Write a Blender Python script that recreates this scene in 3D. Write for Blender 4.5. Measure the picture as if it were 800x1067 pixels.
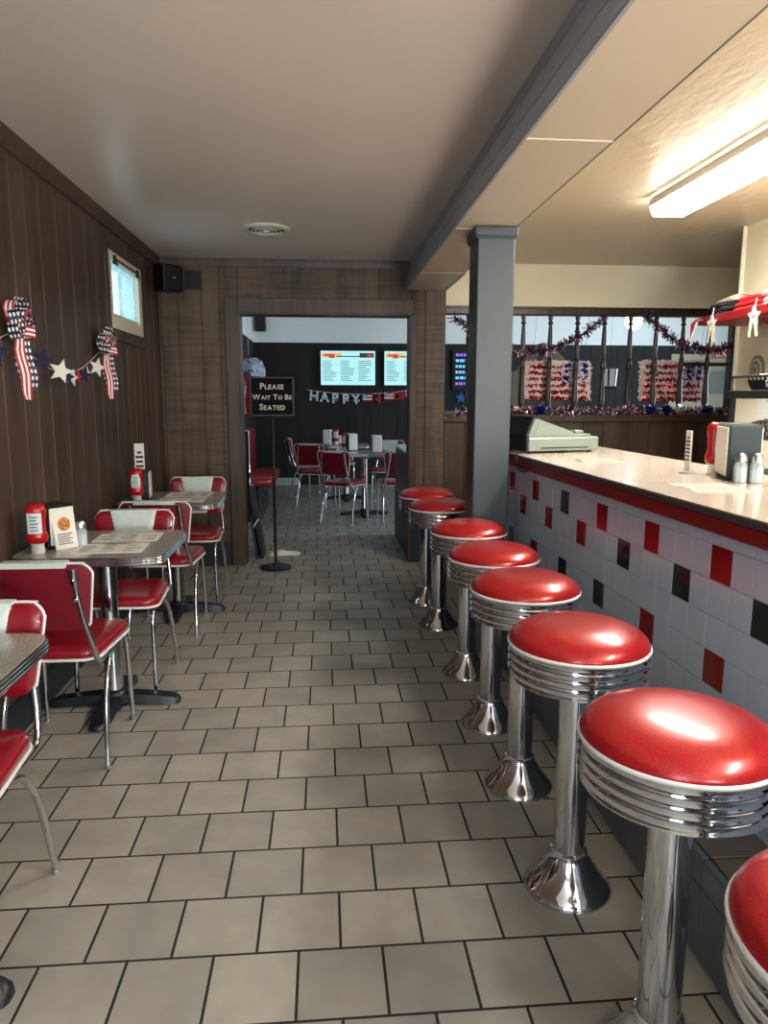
import bpy, bmesh, math, random
from mathutils import Vector, Matrix
random.seed(7)
S = bpy.context.scene
for o in list(bpy.data.objects): bpy.data.objects.remove(o)
COL = S.collection
PI = math.pi
def lin(c):
    return tuple(((v/255)/12.92 if v/255 <= .04045 else ((v/255+.055)/1.055)**2.4) for v in c)

# ------------------------------------------------------------------ camera
EYE = 1.3755
cam = bpy.data.cameras.new('camera'); camo = bpy.data.objects.new('camera', cam); COL.objects.link(camo)
pitch, yaw, roll = math.radians(9.072), math.radians(4.748), math.radians(.123)
cp, sp, cy_, sy_, cr, sr = math.cos(pitch), math.sin(pitch), math.cos(yaw), math.sin(yaw), math.cos(roll), math.sin(roll)
fwd = Vector((sy_*cp, cy_*cp, -sp)); rt = Vector((cy_, -sy_, 0)); up = rt.cross(fwd)
r2 = cr*rt + sr*up; u2 = -sr*rt + cr*up
M = Matrix((r2, u2, -fwd)).transposed().to_4x4(); M.translation = (0, 0, EYE)
camo.matrix_world = M
cam.sensor_fit = 'VERTICAL'; cam.sensor_height = 36; cam.lens = 752.5/1067*36
cam.clip_start = .03; cam.clip_end = 100
S.camera = camo
# ------------------------------------------------------------------ world, lamps, exposure
W = bpy.data.worlds.new('world'); S.world = W; W.use_nodes = True
bg = W.node_tree.nodes['Background']; bg.inputs[0].default_value = (.74, .90, 1, 1); bg.inputs[1].default_value = 1.3
S.view_settings.view_transform = 'Standard'; S.view_settings.look = 'None'
S.view_settings.exposure = .95; S.view_settings.gamma = 1; S.view_settings.use_curve_mapping = False
def area(name, loc, rot, sx, sy, power, color):
    l = bpy.data.lights.new(name, 'AREA'); l.shape = 'RECTANGLE'; l.size = sx; l.size_y = sy; l.energy = power; l.color = color
    o = bpy.data.objects.new(name, l); o.location = loc; o.rotation_euler = rot; COL.objects.link(o); return o
area('front_window_daylight', (-.72, -1.95, 1.5), (PI/2, 0, 0), .9, 1.4, 13, (.86, .94, 1))
area('ceiling_fill_light', (1.38, -1.95, 1.12), (PI/2+.5, 0, 0), .8, .75, 60, (.97, .98, 1))  # added fill light, tilted up to brighten the dining ceiling
area('rear_room_daylight', (6.7, 7.6, 1.7), (0, PI/2, 0), 1.5, 2.0, 100, (.68, .85, 1))

# ------------------------------------------------------------------ node materials
def newmat(name):
    m = bpy.data.materials.new(name); m.use_nodes = True
    nt = m.node_tree; return m, nt, nt.nodes['Principled BSDF']
def mat(name, c, rough=.5, metal=0, coat=0, noise=0, nscale=20, stretch=(1, 1, 1), bump=0, c2=None, emit=None, es=1, spec=.5, alpha=1, trans=0, bscale=None):
    m, nt, b = newmat(name)
    col = lin(c) if max(c) > 1 else c
    b.inputs['Base Color'].default_value = (*col, 1); b.inputs['Roughness'].default_value = rough
    b.inputs['Metallic'].default_value = metal; b.inputs['Coat Weight'].default_value = coat
    b.inputs['Specular IOR Level'].default_value = spec; b.inputs['Alpha'].default_value = alpha
    b.inputs['Transmission Weight'].default_value = trans
    if emit:
        b.inputs['Emission Color'].default_value = (*lin(emit), 1); b.inputs['Emission Strength'].default_value = es
    if noise or bump or c2:
        tc = nt.nodes.new('ShaderNodeTexCoord'); mp = nt.nodes.new('ShaderNodeMapping'); mp.inputs['Scale'].default_value = stretch
        nz = nt.nodes.new('ShaderNodeTexNoise'); nz.inputs['Scale'].default_value = nscale; nz.inputs['Detail'].default_value = 5
        nt.links.new(tc.outputs['Object'], mp.inputs[0]); nt.links.new(mp.outputs[0], nz.inputs['Vector'])
        if noise or c2:
            cc = lin(c2) if c2 else tuple(v*(1-noise) for v in col)
            rp = nt.nodes.new('ShaderNodeValToRGB'); rp.color_ramp.elements[0].position = .35; rp.color_ramp.elements[1].position = .65
            rp.color_ramp.elements[0].color = (*cc, 1); rp.color_ramp.elements[1].color = (*col, 1)
            nt.links.new(nz.outputs['Fac'], rp.inputs[0]); nt.links.new(rp.outputs[0], b.inputs['Base Color'])
        if bump:
            src = nz
            if bscale:
                src = nt.nodes.new('ShaderNodeTexNoise'); src.inputs['Scale'].default_value = bscale; src.inputs['Detail'].default_value = 3
                nt.links.new(mp.outputs[0], src.inputs['Vector'])
            bp = nt.nodes.new('ShaderNodeBump'); bp.inputs['Strength'].default_value = bump; bp.inputs['Distance'].default_value = .01
            nt.links.new(src.outputs['Fac'], bp.inputs['Height']); nt.links.new(bp.outputs[0], b.inputs['Normal'])
    return m
def floor_mat():
    m, nt, b = newmat('quarry_tile'); N = nt.nodes.new; L = nt.links.new; T = .21
    tc = N('ShaderNodeTexCoord'); mp = N('ShaderNodeMapping')
    mp.inputs['Location'].default_value = (-.0282+100*T, -3.1004+100*T, 0)
    br = N('ShaderNodeTexBrick'); br.offset = .5; br.offset_frequency = 2; br.squash = 1
    for k, v in (('Scale', 1), ('Mortar Size', .0042), ('Mortar Smooth', .25), ('Bias', 0), ('Brick Width', T), ('Row Height', T)): br.inputs[k].default_value = v
    br.inputs['Color1'].default_value = (*lin((166, 160, 148)), 1); br.inputs['Color2'].default_value = (*lin((148, 144, 135)), 1)
    br.inputs['Mortar'].default_value = (*lin((30, 29, 28)), 1)
    L(tc.outputs['Object'], mp.inputs[0]); L(mp.outputs[0], br.inputs['Vector'])
    nz = N('ShaderNodeTexNoise'); nz.inputs['Scale'].default_value = 7; nz.inputs['Detail'].default_value = 4; L(mp.outputs[0], nz.inputs['Vector'])
    rp = N('ShaderNodeValToRGB'); rp.color_ramp.elements[0].position = .35; rp.color_ramp.elements[1].position = .65
    rp.color_ramp.elements[0].color = (.80, .82, .85, 1); rp.color_ramp.elements[1].color = (1, 1, 1, 1); L(nz.outputs['Fac'], rp.inputs[0])
    mx = N('ShaderNodeMixRGB'); mx.blend_type = 'MULTIPLY'; mx.inputs[0].default_value = 1; L(br.outputs['Color'], mx.inputs[1]); L(rp.outputs[0], mx.inputs[2])
    L(mx.outputs[0], b.inputs['Base Color'])
    mr = N('ShaderNodeMapRange'); mr.inputs['To Min'].default_value = .42; mr.inputs['To Max'].default_value = .85; L(br.outputs['Fac'], mr.inputs[0]); L(mr.outputs[0], b.inputs['Roughness'])
    ma = N('ShaderNodeMath'); ma.operation = 'MULTIPLY_ADD'; ma.inputs[1].default_value = -1; L(br.outputs['Fac'], ma.inputs[0]); 
    m2 = N('ShaderNodeMath'); m2.operation = 'MULTIPLY'; m2.inputs[1].default_value = .25; L(nz.outputs['Fac'], m2.inputs[0]); L(m2.outputs[0], ma.inputs[2])
    bp = N('ShaderNodeBump'); bp.inputs['Strength'].default_value = .5; bp.inputs['Distance'].default_value = .003; L(ma.outputs[0], bp.inputs['Height']); L(bp.outputs[0], b.inputs['Normal'])
    return m
def wood_mat(name, ca, cb, grain=(30, 30, 1.5), saw=0, rough=.45, axis='z'):
    m, nt, b = newmat(name); N = nt.nodes.new; L = nt.links.new
    tc = N('ShaderNodeTexCoord'); mp = N('ShaderNodeMapping'); mp.inputs['Scale'].default_value = grain; L(tc.outputs['Object'], mp.inputs[0])
    nz = N('ShaderNodeTexNoise'); nz.inputs['Scale'].default_value = 1; nz.inputs['Detail'].default_value = 6; nz.inputs['Roughness'].default_value = .6; L(mp.outputs[0], nz.inputs['Vector'])
    mp2 = N('ShaderNodeMapping'); mp2.inputs['Scale'].default_value = (5, 5, .6); L(tc.outputs['Object'], mp2.inputs[0])
    n2 = N('ShaderNodeTexNoise'); n2.inputs['Scale'].default_value = 1; n2.inputs['Detail'].default_value = 2; L(mp2.outputs[0], n2.inputs['Vector'])
    ad = N('ShaderNodeMath'); ad.operation = 'ADD'; L(nz.outputs['Fac'], ad.inputs[0]); L(n2.outputs['Fac'], ad.inputs[1])
    h = ad
    if saw:
        mp3 = N('ShaderNodeMapping'); mp3.inputs['Scale'].default_value = (2.5, 2.5, 75); L(tc.outputs['Object'], mp3.inputs[0])
        n3 = N('ShaderNodeTexNoise'); n3.inputs['Scale'].default_value = 1; n3.inputs['Detail'].default_value = 3; L(mp3.outputs[0], n3.inputs['Vector'])
        h = N('ShaderNodeMath'); h.operation = 'MULTIPLY_ADD'; h.inputs[1].default_value = saw; L(n3.outputs['Fac'], h.inputs[0]); L(ad.outputs[0], h.inputs[2])
    mr = N('ShaderNodeMapRange'); mr.inputs['From Min'].default_value = .75+.35*saw; mr.inputs['From Max'].default_value = 1.25+.65*saw; L(h.outputs[0], mr.inputs[0])
    rp = N('ShaderNodeValToRGB'); rp.color_ramp.elements[0].color = (*lin(ca), 1); rp.color_ramp.elements[1].color = (*lin(cb), 1); L(mr.outputs[0], rp.inputs[0])
    L(rp.outputs[0], b.inputs['Base Color']); b.inputs['Roughness'].default_value = rough
    bp = N('ShaderNodeBump'); bp.inputs['Strength'].default_value = .5; bp.inputs['Distance'].default_value = .004; L(h.outputs[0], bp.inputs['Height']); L(bp.outputs[0], b.inputs['Normal'])
    return m
def uv_pattern(name, kind, ca, cb, n=3., m_=3.):
    """stripes across U, or dots on a U/V grid, from the ribbon's own UVs"""
    m, nt, b = newmat(name); N = nt.nodes.new; L = nt.links.new
    tc = N('ShaderNodeTexCoord'); mp = N('ShaderNodeMapping'); mp.inputs['Scale'].default_value = (n, m_, 1); L(tc.outputs['UV'], mp.inputs[0])
    if kind == 'dots':
        fr = N('ShaderNodeVectorMath'); fr.operation = 'FRACTION'; L(mp.outputs[0], fr.inputs[0])
        sb = N('ShaderNodeVectorMath'); sb.operation = 'SUBTRACT'; sb.inputs[1].default_value = (.5, .5, 0); L(fr.outputs[0], sb.inputs[0])
        ln = N('ShaderNodeVectorMath'); ln.operation = 'LENGTH'; L(sb.outputs[0], ln.inputs[0])
        ls = N('ShaderNodeMath'); ls.operation = 'LESS_THAN'; ls.inputs[1].default_value = .3; L(ln.outputs['Value'], ls.inputs[0])
    else:
        sx = N('ShaderNodeSeparateXYZ'); L(mp.outputs[0], sx.inputs[0])
        fr = N('ShaderNodeMath'); fr.operation = 'FRACT'; L(sx.outputs[0], fr.inputs[0])
        ls = N('ShaderNodeMath'); ls.operation = 'LESS_THAN'; ls.inputs[1].default_value = .5; L(fr.outputs[0], ls.inputs[0])
    mx = N('ShaderNodeMixRGB'); mx.inputs[1].default_value = (*lin(ca), 1); mx.inputs[2].default_value = (*lin(cb), 1); L(ls.outputs[0], mx.inputs[0]); L(mx.outputs[0], b.inputs['Base Color'])
    b.inputs['Roughness'].default_value = .55
    return m
def speck_mat(name, ca, cb, scale, rough, coat=0, amount=.5, metal=0):
    m, nt, b = newmat(name); N = nt.nodes.new; L = nt.links.new
    tc = N('ShaderNodeTexCoord'); nz = N('ShaderNodeTexNoise'); nz.inputs['Scale'].default_value = scale; nz.inputs['Detail'].default_value = 3; L(tc.outputs['Object'], nz.inputs['Vector'])
    rp = N('ShaderNodeValToRGB'); rp.color_ramp.elements[0].position = amount-.08; rp.color_ramp.elements[1].position = amount+.08
    rp.color_ramp.elements[0].color = (*lin(ca), 1); rp.color_ramp.elements[1].color = (*lin(cb), 1); L(nz.outputs['Fac'], rp.inputs[0]); L(rp.outputs[0], b.inputs['Base Color'])
    b.inputs['Roughness'].default_value = rough; b.inputs['Coat Weight'].default_value = coat; b.inputs['Metallic'].default_value = metal
    b.inputs['Coat Roughness'].default_value = .16
    return m
def frost_glass():
    m = bpy.data.materials.new('frosted_pane'); m.use_nodes = True; nt = m.node_tree; N = nt.nodes.new; L = nt.links.new
    for n in list(nt.nodes): nt.nodes.remove(n)
    out = N('ShaderNodeOutputMaterial'); tr = N('ShaderNodeBsdfTransparent'); gl = N('ShaderNodeBsdfTranslucent'); mx = N('ShaderNodeMixShader')
    tc = N('ShaderNodeTexCoord'); nz = N('ShaderNodeTexNoise'); nz.inputs['Scale'].default_value = 90; nz.inputs['Detail'].default_value = 2; L(tc.outputs['Object'], nz.inputs['Vector'])
    rp = N('ShaderNodeValToRGB'); rp.color_ramp.elements[0].position = .42; rp.color_ramp.elements[1].position = .6
    rp.color_ramp.elements[0].color = (.45, .70, .80, 1); rp.color_ramp.elements[1].color = (.95, 1, 1, 1); L(nz.outputs['Fac'], rp.inputs[0])
    L(rp.outputs[0], tr.inputs[0]); gl.inputs[0].default_value = (.8, .95, 1, 1); mx.inputs[0].default_value = .25
    L(tr.outputs[0], mx.inputs[1]); L(gl.outputs[0], mx.inputs[2]); L(mx.outputs[0], out.inputs[0]); return m

MT = dict(
 floor=floor_mat(),
 ceil=mat('ceiling_paint', (232, 224, 214), .33, noise=.06, nscale=1.2, bump=.05, bscale=4),
 kceil=mat('textured_ceiling_paint', (206, 192, 164), .35, bump=.35, nscale=9, stretch=(2.5, 1, 1)),
 soffit=mat('soffit_paint', (206, 194, 176), .4),
 moulding=mat('grey_blue_moulding_paint', (150, 158, 168), .4),
 cream=mat('cream_wall_paint', (234, 226, 196), .5, noise=.04, nscale=2),
 cream2=mat('pale_wall_paint', (232, 226, 205), .5, noise=.03, nscale=2),
 white=mat('white_wall_paint', (240, 242, 240), .55),
 wood=wood_mat('dark_panel_wood', (52, 38, 30), (88, 68, 54)),
 rough=wood_mat('rough_sawn_wood', (30, 22, 16), (112, 90, 68), grain=(14, 14, 2.5), saw=1.0, rough=.55),
 casing=wood_mat('casing_wood', (54, 42, 32), (86, 69, 53)),
 lit_groove=mat('lit_groove_wood', (136, 116, 96), .6),  # paler colour paints in the light caught by the plank gaps
 rearwood=wood_mat('rear_dark_wood', (17, 15, 15), (36, 31, 29), rough=.8),
 rail=wood_mat('turned_wood', (40, 32, 27), (78, 64, 54), rough=.35),
 halfwood=wood_mat('half_wall_wood', (58, 44, 33), (80, 63, 48)),
 navy=mat('dark_blue_paint', (30, 38, 48), .45),
 column=mat('slate_column_paint', (62, 72, 78), .42, noise=.12, nscale=6, bump=.12),
 chrome=mat('chrome', (.62, .645, .68), .07, 1),
 steel=mat('brushed_steel', (.62, .62, .62), .28, 1),
 vinyl=speck_mat('red_glitter_vinyl', (150, 14, 22), (186, 30, 32), 420, .3, .42, .5, .25),
 cvinyl=mat('red_chair_vinyl', (140, 12, 30), .3, coat=.35, noise=.1, nscale=4),
 backv=mat('dark_red_vinyl', (118, 14, 34), .38, coat=.2),
 wvinyl=mat('pearl_white_vinyl', (212, 224, 220), .3, noise=.06, nscale=30),
 piping=mat('white_piping', (226, 226, 226), .35),
 lamin=speck_mat('grey_cracked_ice_laminate', (142, 140, 134), (170, 167, 158), 190, .22, .4),
 ctop=speck_mat('speckled_counter_laminate', (206, 186, 166), (236, 222, 204), 160, .18, .5),
 cedge=mat('dark_grey_laminate_edge', (66, 64, 64), .35),
 redband=mat('dark_red_trim', (128, 14, 20), .35),
 tw=mat('white_glazed_tile', (182, 197, 216), .16, noise=.05, nscale=3),
 tr=mat('red_glazed_tile', (134, 8, 16), .14), tb=mat('black_glazed_tile', (12, 12, 14), .12),
 grout=mat('pale_grout', (196, 192, 184), .8),
 steptile=mat('grey_step_tile', (86, 94, 98), .35, noise=.1, nscale=5),
 steptop=mat('dark_step_tile', (92, 88, 82), .4, noise=.12, nscale=6),
 dgrout=mat('dark_grout', (26, 26, 26), .9),
 black=mat('black_plastic', (14, 15, 17), .35), matte=mat('matte_black', (16, 17, 19), .6), cast=mat('black_cast_iron', (22, 26, 32), .4),
 sign=mat('black_sign_face', (9, 12, 14), .75, spec=.15), letter=mat('sign_lettering', (214, 208, 190), .6),
 ctpaper=mat('thin_counter_paper', (178, 168, 152), .6), paper=mat('white_paper', (226, 224, 216), .7), ink=mat('grey_print', (110, 106, 100), .7), dink=mat('black_print', (28, 28, 30), .6),
 red=mat('red_plastic', (176, 14, 20), .25), tagw=mat('pale_tag_wood', (176, 168, 148), .8), lbl=mat('pale_label', (206, 220, 224), .5), wp=mat('white_plastic', (226, 226, 222), .35),
 glass=mat('shaker_glass', (200, 220, 225), .08, alpha=.45), salt=mat('white_salt', (226, 230, 230), .8),
 dispface=mat('grey_dispenser_face', (58, 70, 76), .6, spec=.3), reg=mat('grey_green_register_plastic', (126, 138, 130), .4), regd=mat('dark_register_plastic', (18, 18, 20), .5), regs=mat('register_side_panel', (124, 140, 130), .4),
 lampwhite=mat('lamp_diffuser', (255, 250, 235), .5, emit=(255, 249, 238), es=46), lampside=mat('lamp_diffuser_side', (255, 250, 235), .5, emit=(255, 249, 238), es=15), 
 globe=mat('lamp_globe', (255, 255, 255), .5, emit=(235, 245, 255), es=6),
 frost=frost_glass(),
 frame=mat('cream_window_paint', (222, 214, 190), .5),
 vent=mat('white_vent_plastic', (214, 212, 200), .4), dark=mat('vent_dark', (10, 10, 10), .8),
 dots=uv_pattern('navy_dot_ribbon', 'dots', (16, 20, 48), (236, 236, 236), 3, 9),
 stripes=uv_pattern('red_white_stripe_ribbon', 'stripes', (236, 230, 226), (176, 20, 34), 2.5, 1),
 navyfelt=mat('navy_felt', (20, 24, 60), .8), whitefelt=mat('white_felt', (226, 222, 214), .8), redfelt=mat('red_felt', (176, 24, 34), .8),
 tred=mat('red_tinsel', (176, 20, 36), .25, .5), twh=mat('silver_tinsel', (226, 220, 224), .25, .5), tbl=mat('blue_tinsel', (30, 44, 150), .25, .5), tpur=mat('dark_purple_tinsel', (66, 34, 66), .3, .5),
 tpink=mat('pale_pink_tinsel', (240, 214, 210), .5),
 screen=mat('menu_screen', (10, 10, 10), .3, emit=(170, 228, 230), es=.6), sred=mat('screen_red', (10, 10, 10), .3, emit=(214, 60, 50), es=.5), stext=mat('screen_text', (10, 10, 10), .3, emit=(80, 150, 166), es=.45), sdark=mat('screen_dark', (10, 10, 10), .3, emit=(50, 40, 44), es=.6), sora=mat('screen_orange', (10, 10, 10), .3, emit=(240, 190, 120), es=.5),
 nblue=mat('neon_blue', (10, 10, 10), .4, emit=(90, 170, 230), es=.9), npur=mat('neon_violet', (10, 10, 10), .4, emit=(130, 80, 220), es=.9),
 exit=mat('exit_sign_face', (120, 100, 100), .5, emit=(150, 110, 110), es=.25), exitl=mat('exit_letters', (220, 180, 180), .5, emit=(230, 150, 150), es=.4),
 shred=mat('red_shelf_paint', (112, 10, 14), .4), cblack=mat('black_cotton', (20, 20, 24), .9), cred=mat('red_cotton', (170, 18, 26), .85), cwhite=mat('white_cotton', (220, 218, 208), .9), cyel=mat('lime_yellow_cotton', (190, 186, 20), .85), cora=mat('orange_cotton', (236, 120, 50), .85), cpink=mat('pink_print_cotton', (196, 90, 100), .85, c2=(206, 190, 186), nscale=30),
 rack=mat('black_rack_metal', (22, 22, 24), .4), checker=None, plaque=mat('bronze_plaque', (120, 116, 108), .5), plq2=mat('pale_plaque', (190, 186, 170), .5), burger=mat('photo_print', (120, 60, 30), .6, c2=(220, 150, 60), nscale=60),
 gpanel=mat('grey_panel', (120, 124, 116), .6), flagblue=mat('flag_blue', (40, 70, 130), .7, c2=(190, 205, 220), nscale=26), bred=mat('booth_red', (150, 16, 26), .35, coat=.3), bpan=mat('dark_plum_panel', (46, 34, 48), .4),
 wood2=mat('back_counter_grey', (110, 110, 108), .5),
)
def checker_mat():
    m, nt, b = newmat('checkered_paper'); c = nt.nodes.new('ShaderNodeTexChecker'); c.inputs['Scale'].default_value = 60
    tc = nt.nodes.new('ShaderNodeTexCoord'); nt.links.new(tc.outputs['Object'], c.inputs['Vector'])
    c.inputs['Color1'].default_value = (.8, .78, .7, 1); c.inputs['Color2'].default_value = (.01, .01, .01, 1); nt.links.new(c.outputs[0], b.inputs['Base Color']); return m
MT['checker'] = checker_mat()

# ------------------------------------------------------------------ mesh kit
class MB:
    def __init__(s): s.v = []; s.f = []; s.mi = []; s.uv = {}
    def add(s, verts, faces, mi=0):
        b = len(s.v); s.v += [tuple(p) for p in verts]
        for f in faces: s.f.append(tuple(b+i for i in f)); s.mi.append(mi)
    def xf(s, mtx, start=0):
        for i in range(start, len(s.v)): s.v[i] = tuple(mtx @ Vector(s.v[i]))
        return s
    def box(s, lo, hi, mi=0, bev=0):
        x0, y0, z0 = lo; x1, y1, z1 = hi
        if bev:
            b = min(bev, (x1-x0)*.45, (y1-y0)*.45, (z1-z0)*.45); bm = bmesh.new(); bmesh.ops.create_cube(bm, size=1)
            for v in bm.verts: v.co = Vector(((x0+x1)/2+v.co.x*(x1-x0), (y0+y1)/2+v.co.y*(y1-y0), (z0+z1)/2+v.co.z*(z1-z0)))
            bmesh.ops.bevel(bm, geom=bm.edges[:], offset=b, segments=3 if b >= .02 else 1, affect='EDGES', profile=.5)
            bm.verts.index_update(); s.add([v.co[:] for v in bm.verts], [[v.index for v in f.verts] for f in bm.faces], mi); bm.free()
        else:
            s.add([(x0, y0, z0), (x1, y0, z0), (x1, y1, z0), (x0, y1, z0), (x0, y0, z1), (x1, y0, z1), (x1, y1, z1), (x0, y1, z1)],
                  [(3, 2, 1, 0), (4, 5, 6, 7), (0, 1, 5, 4), (1, 2, 6, 5), (2, 3, 7, 6), (3, 0, 4, 7)], mi)
        return s
    def lathe(s, prof, c=(0, 0, 0), n=32, mi=0, cap=True):
        rings = []; vs = []; fs = []
        for r, z in prof:
            vs += [(c[0]+r*math.cos(2*PI*k/n), c[1]+r*math.sin(2*PI*k/n), c[2]+z) for k in range(n)]
        m = len(prof)
        for i in range(m-1):
            for k in range(n):
                k2 = (k+1) % n; fs.append((i*n+k, i*n+k2, (i+1)*n+k2, (i+1)*n+k))
        if cap:
            fs.append(tuple(range(n-1, -1, -1))); fs.append(tuple((m-1)*n+k for k in range(n)))
        s.add(vs, fs, mi); return s
    def tube(s, pts, r, n=10, mi=0, sm=4, flat=1):
        P = [Vector(p) for p in pts]
        if sm and len(P) > 2:
            Q = []
            for i in range(len(P)-1):
                a = P[max(i-1, 0)]; b = P[i]; c = P[i+1]; d = P[min(i+2, len(P)-1)]
                for k in range(sm):
                    t = k/sm; Q.append(.5*((2*b)+(-a+c)*t+(2*a-5*b+4*c-d)*t*t+(-a+3*b-3*c+d)*t**3))
            Q.append(P[-1]); P = Q
        vs = []; fs = []; t0 = (P[1]-P[0]).normalized(); ref = Vector((0, 0, 1)) if abs(t0.z) < .9 else Vector((1, 0, 0))
        nrm = t0.cross(ref).normalized(); m = len(P)
        for i, p in enumerate(P):
            t = (P[min(i+1, m-1)]-P[max(i-1, 0)]).normalized(); nrm = (nrm-t*nrm.dot(t)).normalized(); bn = t.cross(nrm)
            rr = r(i/(m-1)) if callable(r) else r
            vs += [p+nrm*rr*math.cos(2*PI*k/n)*flat+bn*rr*math.sin(2*PI*k/n) for k in range(n)]
        for i in range(m-1):
            for k in range(n): fs.append((i*n+k, i*n+(k+1) % n, (i+1)*n+(k+1) % n, (i+1)*n+k))
        fs.append(tuple(range(n-1, -1, -1))); fs.append(tuple((m-1)*n+k for k in range(n)))
        s.add(vs, fs, mi); return s
    def loop(s, pts, r, n=8, mi=0):
        P = [Vector(p) for p in pts]; m = len(P); vs = []; fs = []; nrm = None
        for i, p in enumerate(P):
            t = (P[(i+1) % m]-P[i-1]).normalized()
            if nrm is None:
                ref = Vector((0, 0, 1)) if abs(t.z) < .9 else Vector((1, 0, 0)); nrm = t.cross(ref).normalized()
            nrm = (nrm-t*nrm.dot(t)).normalized(); bn = t.cross(nrm)
            vs += [p+nrm*r*math.cos(2*PI*k/n)+bn*r*math.sin(2*PI*k/n) for k in range(n)]
        for i in range(m):
            j = (i+1) % m
            for k in range(n): fs.append((i*n+k, i*n+(k+1) % n, j*n+(k+1) % n, j*n+k))
        s.add(vs, fs, mi); return s
    def slab(s, fn, prof, mi=0, mapf=None, caps=(1, 1)):
        """loft outline fn(offset) through (height, offset) pairs"""
        vs = []; fs = []; n = len(fn(0)); m = len(prof)
        for z, d in prof: vs += [(x, y, z) for x, y in fn(d)]
        if mapf: vs = [mapf(*v) for v in vs]
        for i in range(m-1):
            for k in range(n): fs.append((i*n+k, i*n+(k+1) % n, (i+1)*n+(k+1) % n, (i+1)*n+k))
        if caps[0]: fs.append(tuple(range(n-1, -1, -1)))
        if caps[1]: fs.append(tuple((m-1)*n+k for k in range(n)))
        s.add(vs, fs, mi); return s
    def prism(s, poly, a, b, axis='y', mi=0):
        """2-D polygon pulled from a to b along an axis"""
        n = len(poly)
        def P(p, t): return {'y': (p[0], t, p[1]), 'x': (t, p[0], p[1]), 'z': (p[0], p[1], t)}[axis]
        vs = [P(p, a) for p in poly]+[P(p, b) for p in poly]
        s.add(vs, [tuple(range(n)), tuple(range(2*n-1, n-1, -1))]+[(k, k+n, (k+1) % n+n, (k+1) % n) for k in range(n)], mi); return s
    def ribbon(s, pts, wdir, w, mi=0, th=.003):
        """band of width w following pts, with UVs (u across, v along)"""
        P = [Vector(p) for p in pts]; m = len(P); L = 0; b = len(s.v); vs = []; fs = []; us = []
        for i, p in enumerate(P):
            if i: L += (p-P[i-1]).length
            ww = w(i/(m-1)) if callable(w) else w; wd = Vector(wdir(i/(m-1)) if callable(wdir) else wdir).normalized()
            t = (P[min(i+1, m-1)]-P[max(i-1, 0)]).normalized(); nn = t.cross(wd).normalized()*th/2
            vs += [p-wd*ww/2-nn, p+wd*ww/2-nn, p-wd*ww/2+nn, p+wd*ww/2+nn]; us += [(0, L/.25), (1, L/.25)]*2
        for i in range(m-1):
            a, c = 4*i, 4*i+4
            fs += [(a, a+1, c+1, c), (a+2, c+2, c+3, a+3), (a, c, c+2, a+2), (a+1, a+3, c+3, c+1)]
        fs += [(0, 2, 3, 1), (4*m-4, 4*m-3, 4*m-1, 4*m-2)]
        for i, u in enumerate(us): s.uv[b+i] = u
        s.add(vs, fs, mi); return s
    def build(s, name, mats, parent=None, smooth=35, loc=None):
        me = bpy.data.meshes.new(name); me.from_pydata(s.v, [], s.f)
        if not isinstance(mats, (list, tuple)): mats = [mats]
        for q in mats: me.materials.append(MT[q] if isinstance(q, str) else q)
        me.polygons.foreach_set('material_index', s.mi)
        if s.uv:
            ul = me.uv_layers.new(name='UVMap')
            for lp in me.loops: ul.data[lp.index].uv = s.uv.get(lp.vertex_index, (0, 0))
        bm = bmesh.new(); bm.from_mesh(me); bmesh.ops.recalc_face_normals(bm, faces=bm.faces[:]); bm.to_mesh(me); bm.free()
        if smooth:
            me.polygons.foreach_set('use_smooth', [True]*len(me.polygons)); me.set_sharp_from_angle(angle=math.radians(smooth))
        me.update(); o = bpy.data.objects.new(name, me); COL.objects.link(o)
        if parent: o.parent = parent
        if loc: o.location = loc
        return o
def rrect(hx, hy, r, n=6, cx=0, cy=0):
    def fn(d):
        X, Y, R = hx+d, hy+d, max(r+d, .001); out = []
        for sx, sy, a0 in ((1, 1, 0), (-1, 1, PI/2), (-1, -1, PI), (1, -1, 1.5*PI)):
            for k in range(n+1):
                a = a0+PI/2*k/n; out.append((cx+sx*(X-R)+R*math.cos(a), cy+sy*(Y-R)+R*math.sin(a)))
        return out
    return fn
def rpoly(pts, rad, n=5):
    """rounded polygon; offset by pushing along the corner bisectors"""
    def fn(d):
        out = []; m = len(pts); c = Vector((sum(p[0] for p in pts)/m, sum(p[1] for p in pts)/m))
        for i in range(m):
            p = Vector(pts[i]); a = Vector(pts[i-1])-p; b = Vector(pts[(i+1) % m])-p; a.normalize(); b.normalize()
            bis = (a+b); 
            if bis.length < 1e-6: bis = c-p
            bis.normalize(); ang = a.angle(b); p = p-bis*d/max(math.sin(ang/2), .3); r = max(rad+d, .002)
            L = r/math.tan(ang/2); q0 = p+a*L; q1 = p+b*L; cc = p+bis*(r/math.sin(ang/2))
            a0 = math.atan2(*(q0-cc).yx); a1 = math.atan2(*(q1-cc).yx); da = (a1-a0+PI) % (2*PI)-PI
            for k in range(n+1): out.append((cc.x+r*math.cos(a0+da*k/n), cc.y+r*math.sin(a0+da*k/n)))
        return out
    return fn
def shrink(fn, lo=-.03):
    def g(d):
        if d > -1: return fn(d)
        P = fn(lo); n = len(P); cx = sum(p[0] for p in P)/n; cz = sum(p[1] for p in P)/n; k = 2+d
        return [(cx+(x-cx)*k, cz+(z-cz)*k) for x, z in P]
    return g
def tag(o, label=None, cat=None, group=None, kind=None):
    for k, v in (('label', label), ('category', cat), ('group', group), ('kind', kind)):
        if v: o[k] = v
    return o
def thing(name, label, cat, loc=(0, 0, 0), rz=0, group=None):
    o = bpy.data.objects.new(name, None); o.empty_display_size = .1; COL.objects.link(o); o.location = loc; o.rotation_euler = (0, 0, rz)
    return tag(o, label, cat, group)
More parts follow.
